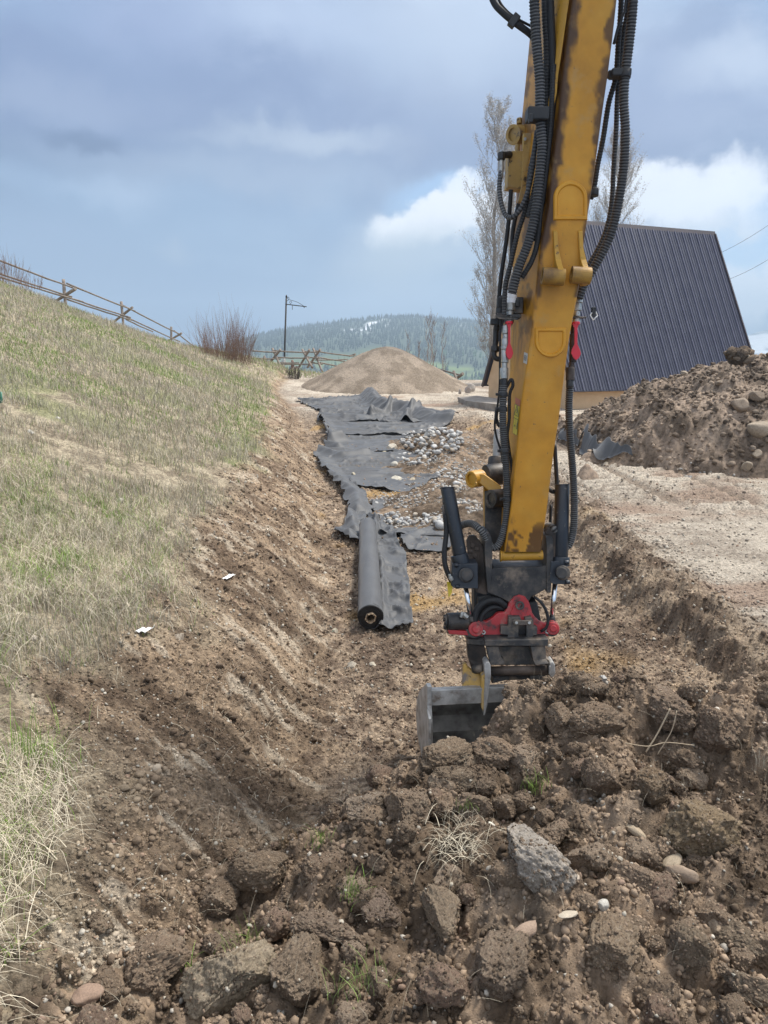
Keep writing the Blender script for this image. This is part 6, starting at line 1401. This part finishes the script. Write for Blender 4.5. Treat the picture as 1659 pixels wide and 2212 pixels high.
# far and middle hillside
x, y, rs = logpts(190000, 5, 82, -.72, -.05, 51); g = grassmask(x, y); keep = (g > rs.uniform(.2, 1, len(x))); x = x[keep]; y = y[keep]; n = len(x)
gp = fbm2(x*.55, y*.4, 110, 4)+.55*(fbm2(x*2.0, y*1.5, 114, 3)-.5); pick = rs.uniform(0, 1, n)
dens = fbm2(x*1.4, y*1.1, 115, 3); keep = rs.uniform(0, 1, n) < np.where(y < 16, sstep(.30, .56, dens)*.85, 1)*1.0; x, y, gp, pick = x[keep], y[keep], gp[keep], pick[keep]; n = len(x)
isg = pick < np.where(gp > .53, .8, np.where(gp > .46, .36, .12)); c = np.where(isg[:, None], GREEN, np.where((rs.uniform(0, 1, n) < .5)[:, None], DRY, GREY)); c = np.where((rs.uniform(0, 1, n) < .1)[:, None], OL, c)*rs.uniform(.62, 1.08, (n, 1))
h = np.where(isg, rs.uniform(.07, .20, n), rs.uniform(.10, .38, n))*np.interp(y, [6, 14, 30, 80], [.6, .8, 1.0, 1.1]); w = np.interp(y, [6, 14, 40, 80], [.005, .009, .022, .04])*rs.uniform(.7, 1.3, n)
nearm = y < 20
for mk_, sg_ in ((nearm, 3), (~nearm, 2)): parts.append(blades(x[mk_], y[mk_], gz(x[mk_], y[mk_]), h[mk_], w[mk_], c[mk_], 52, .8, sg_))
# foreground verge: long straw and green shoots
x, y, rs = logpts(70000, 2.2, 10.5, -.78, -.2, 53); g = grassmask(x+.12, y); keep = (g > rs.uniform(.35, 1, len(x))) & (fbm2(x*2.2, y*2, 116, 3) > .34); x, y = x[keep], y[keep]; n = len(x)
gp = fbm2(x*1.3, y*1.3, 117, 3); isg = rs.uniform(0, 1, n) < np.where(gp > .52, .5, .16); c = np.where(isg[:, None], GREEN*1.15, DRY*1.1)*rs.uniform(.65, 1.15, (n, 1)); h = rs.uniform(.05, .26, n)*np.where(isg, .9, 1.1); w = rs.uniform(.0025, .0055, n)*np.where(isg, 1.2, 1)
up = isg | (rs.uniform(0, 1, n) < .4); zz = gz(x, y); parts.append(blades(x[up], y[up], zz[up], h[up], w[up], c[up], 54, 1.1, 4)); dn = ~up; parts.append(blades(x[dn], y[dn], zz[dn]+.01, h[dn]*1.3, w[dn], c[dn], 55, 1, 4, 1))
# thin growth before the far fence
n = 3500; x = rs.uniform(-13, -2, n); y = rs.uniform(52, 57, n); c = np.where((rs.uniform(0, 1, n) < .3)[:, None], GREEN*1.2, DRY*.85)*rs.uniform(.7, 1.1, (n, 1)); parts.append(blades(x, y, land(x, y), rs.uniform(.1, .3, n), rs.uniform(.02, .04, n), c, 56, .5, 2))
V_, F_, C__ = join(parts); tag(mk('grass', npmesh('grass', V_, F_, C__), M['grass']), 'dry straw and fresh green grass covering the left hillside', 'grass', kind='stuff')
# loose straw, roots and stems over bank and heap
rs = np.random.RandomState(57); n = 900; x = rs.uniform(-1.4, 3.4, n); y = rs.uniform(2.4, 5.9, n); keep = (inpoly(x, y, HP) > .05); x, y = x[keep], y[keep]; z = heap(x, y)+.05; p1 = blades(x, y, z, rs.uniform(.03, .13, len(x)), rs.uniform(.0015, .003, len(x)), np.repeat(DRY[None]*.8, len(x), 0)*rs.uniform(.5, 1.1, (len(x), 1)), 58, 1.2, 4)
x, y, rs = logpts(2600, 2.6, 11, -.5, -.1, 59); keep = (grassmask(x, y) < .3) & (x < xl(y)-.3) & (rs.uniform(0, 1, len(x)) < sstep(1.4, .2, xl(y)-bankw(y)-x+1.6)+.12); x, y = x[keep], y[keep]; p2 = blades(x, y, gz(x, y)+.005, rs.uniform(.04, .22, len(x)), rs.uniform(.0015, .0035, len(x)), np.repeat(DRY[None], len(x), 0)*rs.uniform(.6, 1.1, (len(x), 1)), 60, 1, 4, 1)
V_, F_, C__ = join([p1, p2]); tag(mk('loose_straw', npmesh('loose_straw', V_, F_, C__), M['grass']), 'loose straws and rootlets scattered over the bank and the foreground heap', 'straw', kind='stuff')
def tuft(u, v, n, h, col, label, seed, spread=.05, lay=None, bend=.9, w=.004, name='grass_tuft'):
    g_ = ground(u, v); rs = np.random.RandomState(seed); x = g_[0]+rs.normal(0, spread, n); y = g_[1]+rs.normal(0, spread, n); z = surf(x, y)+.04
    v_, f_, c_ = blades(x, y, z, rs.uniform(.4, 1, n)*h, rs.uniform(.6, 1.2, n)*w, np.repeat(np.array(col)[None], n, 0)*rs.uniform(.7, 1.15, (n, 1)), seed, bend, 4, lay)
    o = mk(name, npmesh(name, v_, f_, c_), M['grass']); reorigin(o, (g_[0], g_[1], g_[2])); return tag(o, label, 'grass')
G1 = GREEN*1.0; D1_ = DRY*1.05
tuft(990, 1840, 150, .24, D1_*.95, 'matted tuft of dead straw lying on the middle of the foreground heap', 1, .085, 1, w=.0035)
tuft(1000, 1800, 60, .13, D1_, 'wisps of dead straw sticking up from the matted tuft', 2, .08, None, 1.2, w=.003)
tuft(1160, 1715, 36, .14, G1, 'green grass sprig on the heap right of centre above the grey clod', 3, .04, w=.0035)
tuft(690, 1835, 40, .12, G1, 'green grass sprig at the left shoulder of the heap', 4, .035, w=.0035)
tuft(760, 1950, 40, .13, G1, 'green grass sprig between clods at lower centre left', 5, .035, w=.0035)
tuft(520, 2060, 45, .14, G1*.85, 'dark green grass tuft in the hollow behind the pale tan clod', 6, .05, w=.0035)
tuft(780, 2150, 60, .16, G1*.9+D1_*.1, 'grey green grass tuft at the bottom edge right of the brown clod', 7, .07, w=.0035)
tuft(1010, 1760, 22, .09, G1, 'tiny green sprig left of the flat-topped clod', 8, .03, w=.003)
tuft(1640, 1660, 40, .16, D1_*.8, 'dry rooty tuft against the right bank at the frame edge', 9, .05, w=.003)
tuft(135, 1215, 70, .20, G1*1.1, 'bright green grass clump on the left slope above the bank', 10, .10, w=.006)
tuft(245, 1125, 60, .18, G1*1.05, 'bright green grass clump high on the left slope', 11, .10, w=.007)
tuft(155, 1225, 60, .22, G1, 'second bright green grass clump right beside the first on the left slope', 12, .1, w=.006)
tuft(60, 1640, 40, .42, G1, 'tall green blades standing at the left frame edge', 13, .06, None, .5, w=.006)
tuft(405, 2110, 14, .12, G1*1.2, 'small bright green shoot behind the pale tan clod', 14, .015, w=.006)
# stems lying over the crest
for (pts, r, lb) in (([(1395, 1625), (1420, 1585), (1448, 1530)], .0055, 'longer bare woody stem leaning on the heap crest below the round stone'), ([(1420, 1630), (1450, 1580), (1462, 1535)], .0035, 'thin dry stem beside the longer woody stem on the heap crest'), ([(1350, 1605), (1400, 1612), (1440, 1604), (1500, 1610)], .003, 'thin dry stem lying across the heap crest')):
    g_ = ground(*pts[0]); d = g_[3]-.12; b = MB(); b.tube(spline([P(u, v, d+.01*i) for i, (u, v) in enumerate(pts)], .02), r, 6, (1, 1, 1)); o = b.build('dry_stem', M['straw'] if 'straw' in M else M.setdefault('straw', material('dry_stem', [(.36, .28, .19), (.48, .39, .27)], 8, .8, bump=0))); reorigin(o, P(pts[0][0], pts[0][1], d)); tag(o, lb, 'stem')
# litter
def scrap(u, v, w, h, label, m='white', seed=0, name='litter_scrap'):
    g_ = ground(u, v); rs = random.Random(seed); s = g_[3]/1662; V = []; n = 7
    for i in range(n):
        for j in range(n):
            X_ = (i/(n-1)-.5)*w*s; Y_ = (j/(n-1)-.5)*h*s*2.2; V.append((g_[0]+X_+.3*Y_, g_[1]+Y_, g_[2]+.03+.35*w*s*abs(math.sin(i*1.1+seed))*.5+rs.uniform(0, .006)))
    V = np.array(V); o = mk(name, npmesh(name, V, gridfaces(n, n), None, True), M[m]); md = o.modifiers.new('solid', 'SOLIDIFY'); md.thickness = .004; reorigin(o, g_[:3]); return tag(o, label, 'litter')
scrap(313, 1371, 26, 12, 'small crumpled white scrap lying on the scraped bank left of the roll', seed=1)
scrap(494, 1253, 14, 16, 'white curled scrap higher on the scraped bank beside a dark clod', seed=4)
scrap(1283, 1481, 12, 5, 'flat bleached chip behind the heap crest', 'cardboard', seed=3)
g_ = ground(3, 873); b = MB(); b.cyl(Vector(g_[:3])+Vector((-.01, 0, -.1)), Vector(g_[:3])+Vector((.01, 0, .2)), .022, seg=14); o = b.build('plastic_tube', material('green_plastic', [(.02, .12, .07), (.03, .16, .10)], 5, .4, bump=0)); reorigin(o, g_[:3]); tag(o, 'short dark green plastic tube standing in grass at the left frame edge', 'tube')
# ------------------------------------------------------------------ hazy air
hz = MB(); hz.box((0, 0, 90), (11600, 11600, 620)); o = hz.build('haze', None)
hm = bpy.data.materials.new('hazy_air'); hm.use_nodes = True; t = hm.node_tree; t.nodes.clear(); mo = t.nodes.new('ShaderNodeOutputMaterial'); pv = t.nodes.new('ShaderNodeVolumePrincipled')
pv.inputs['Density'].default_value = .00036; pv.inputs['Color'].default_value = (.62, .80, .98, 1); pv.inputs['Anisotropy'].default_value = .2
t.links.new(pv.outputs[0], mo.inputs['Volume']); o.data.materials.clear(); o.data.materials.append(hm); tag(o, 'pale blue haze filling the valley air', 'haze', kind='stuff')
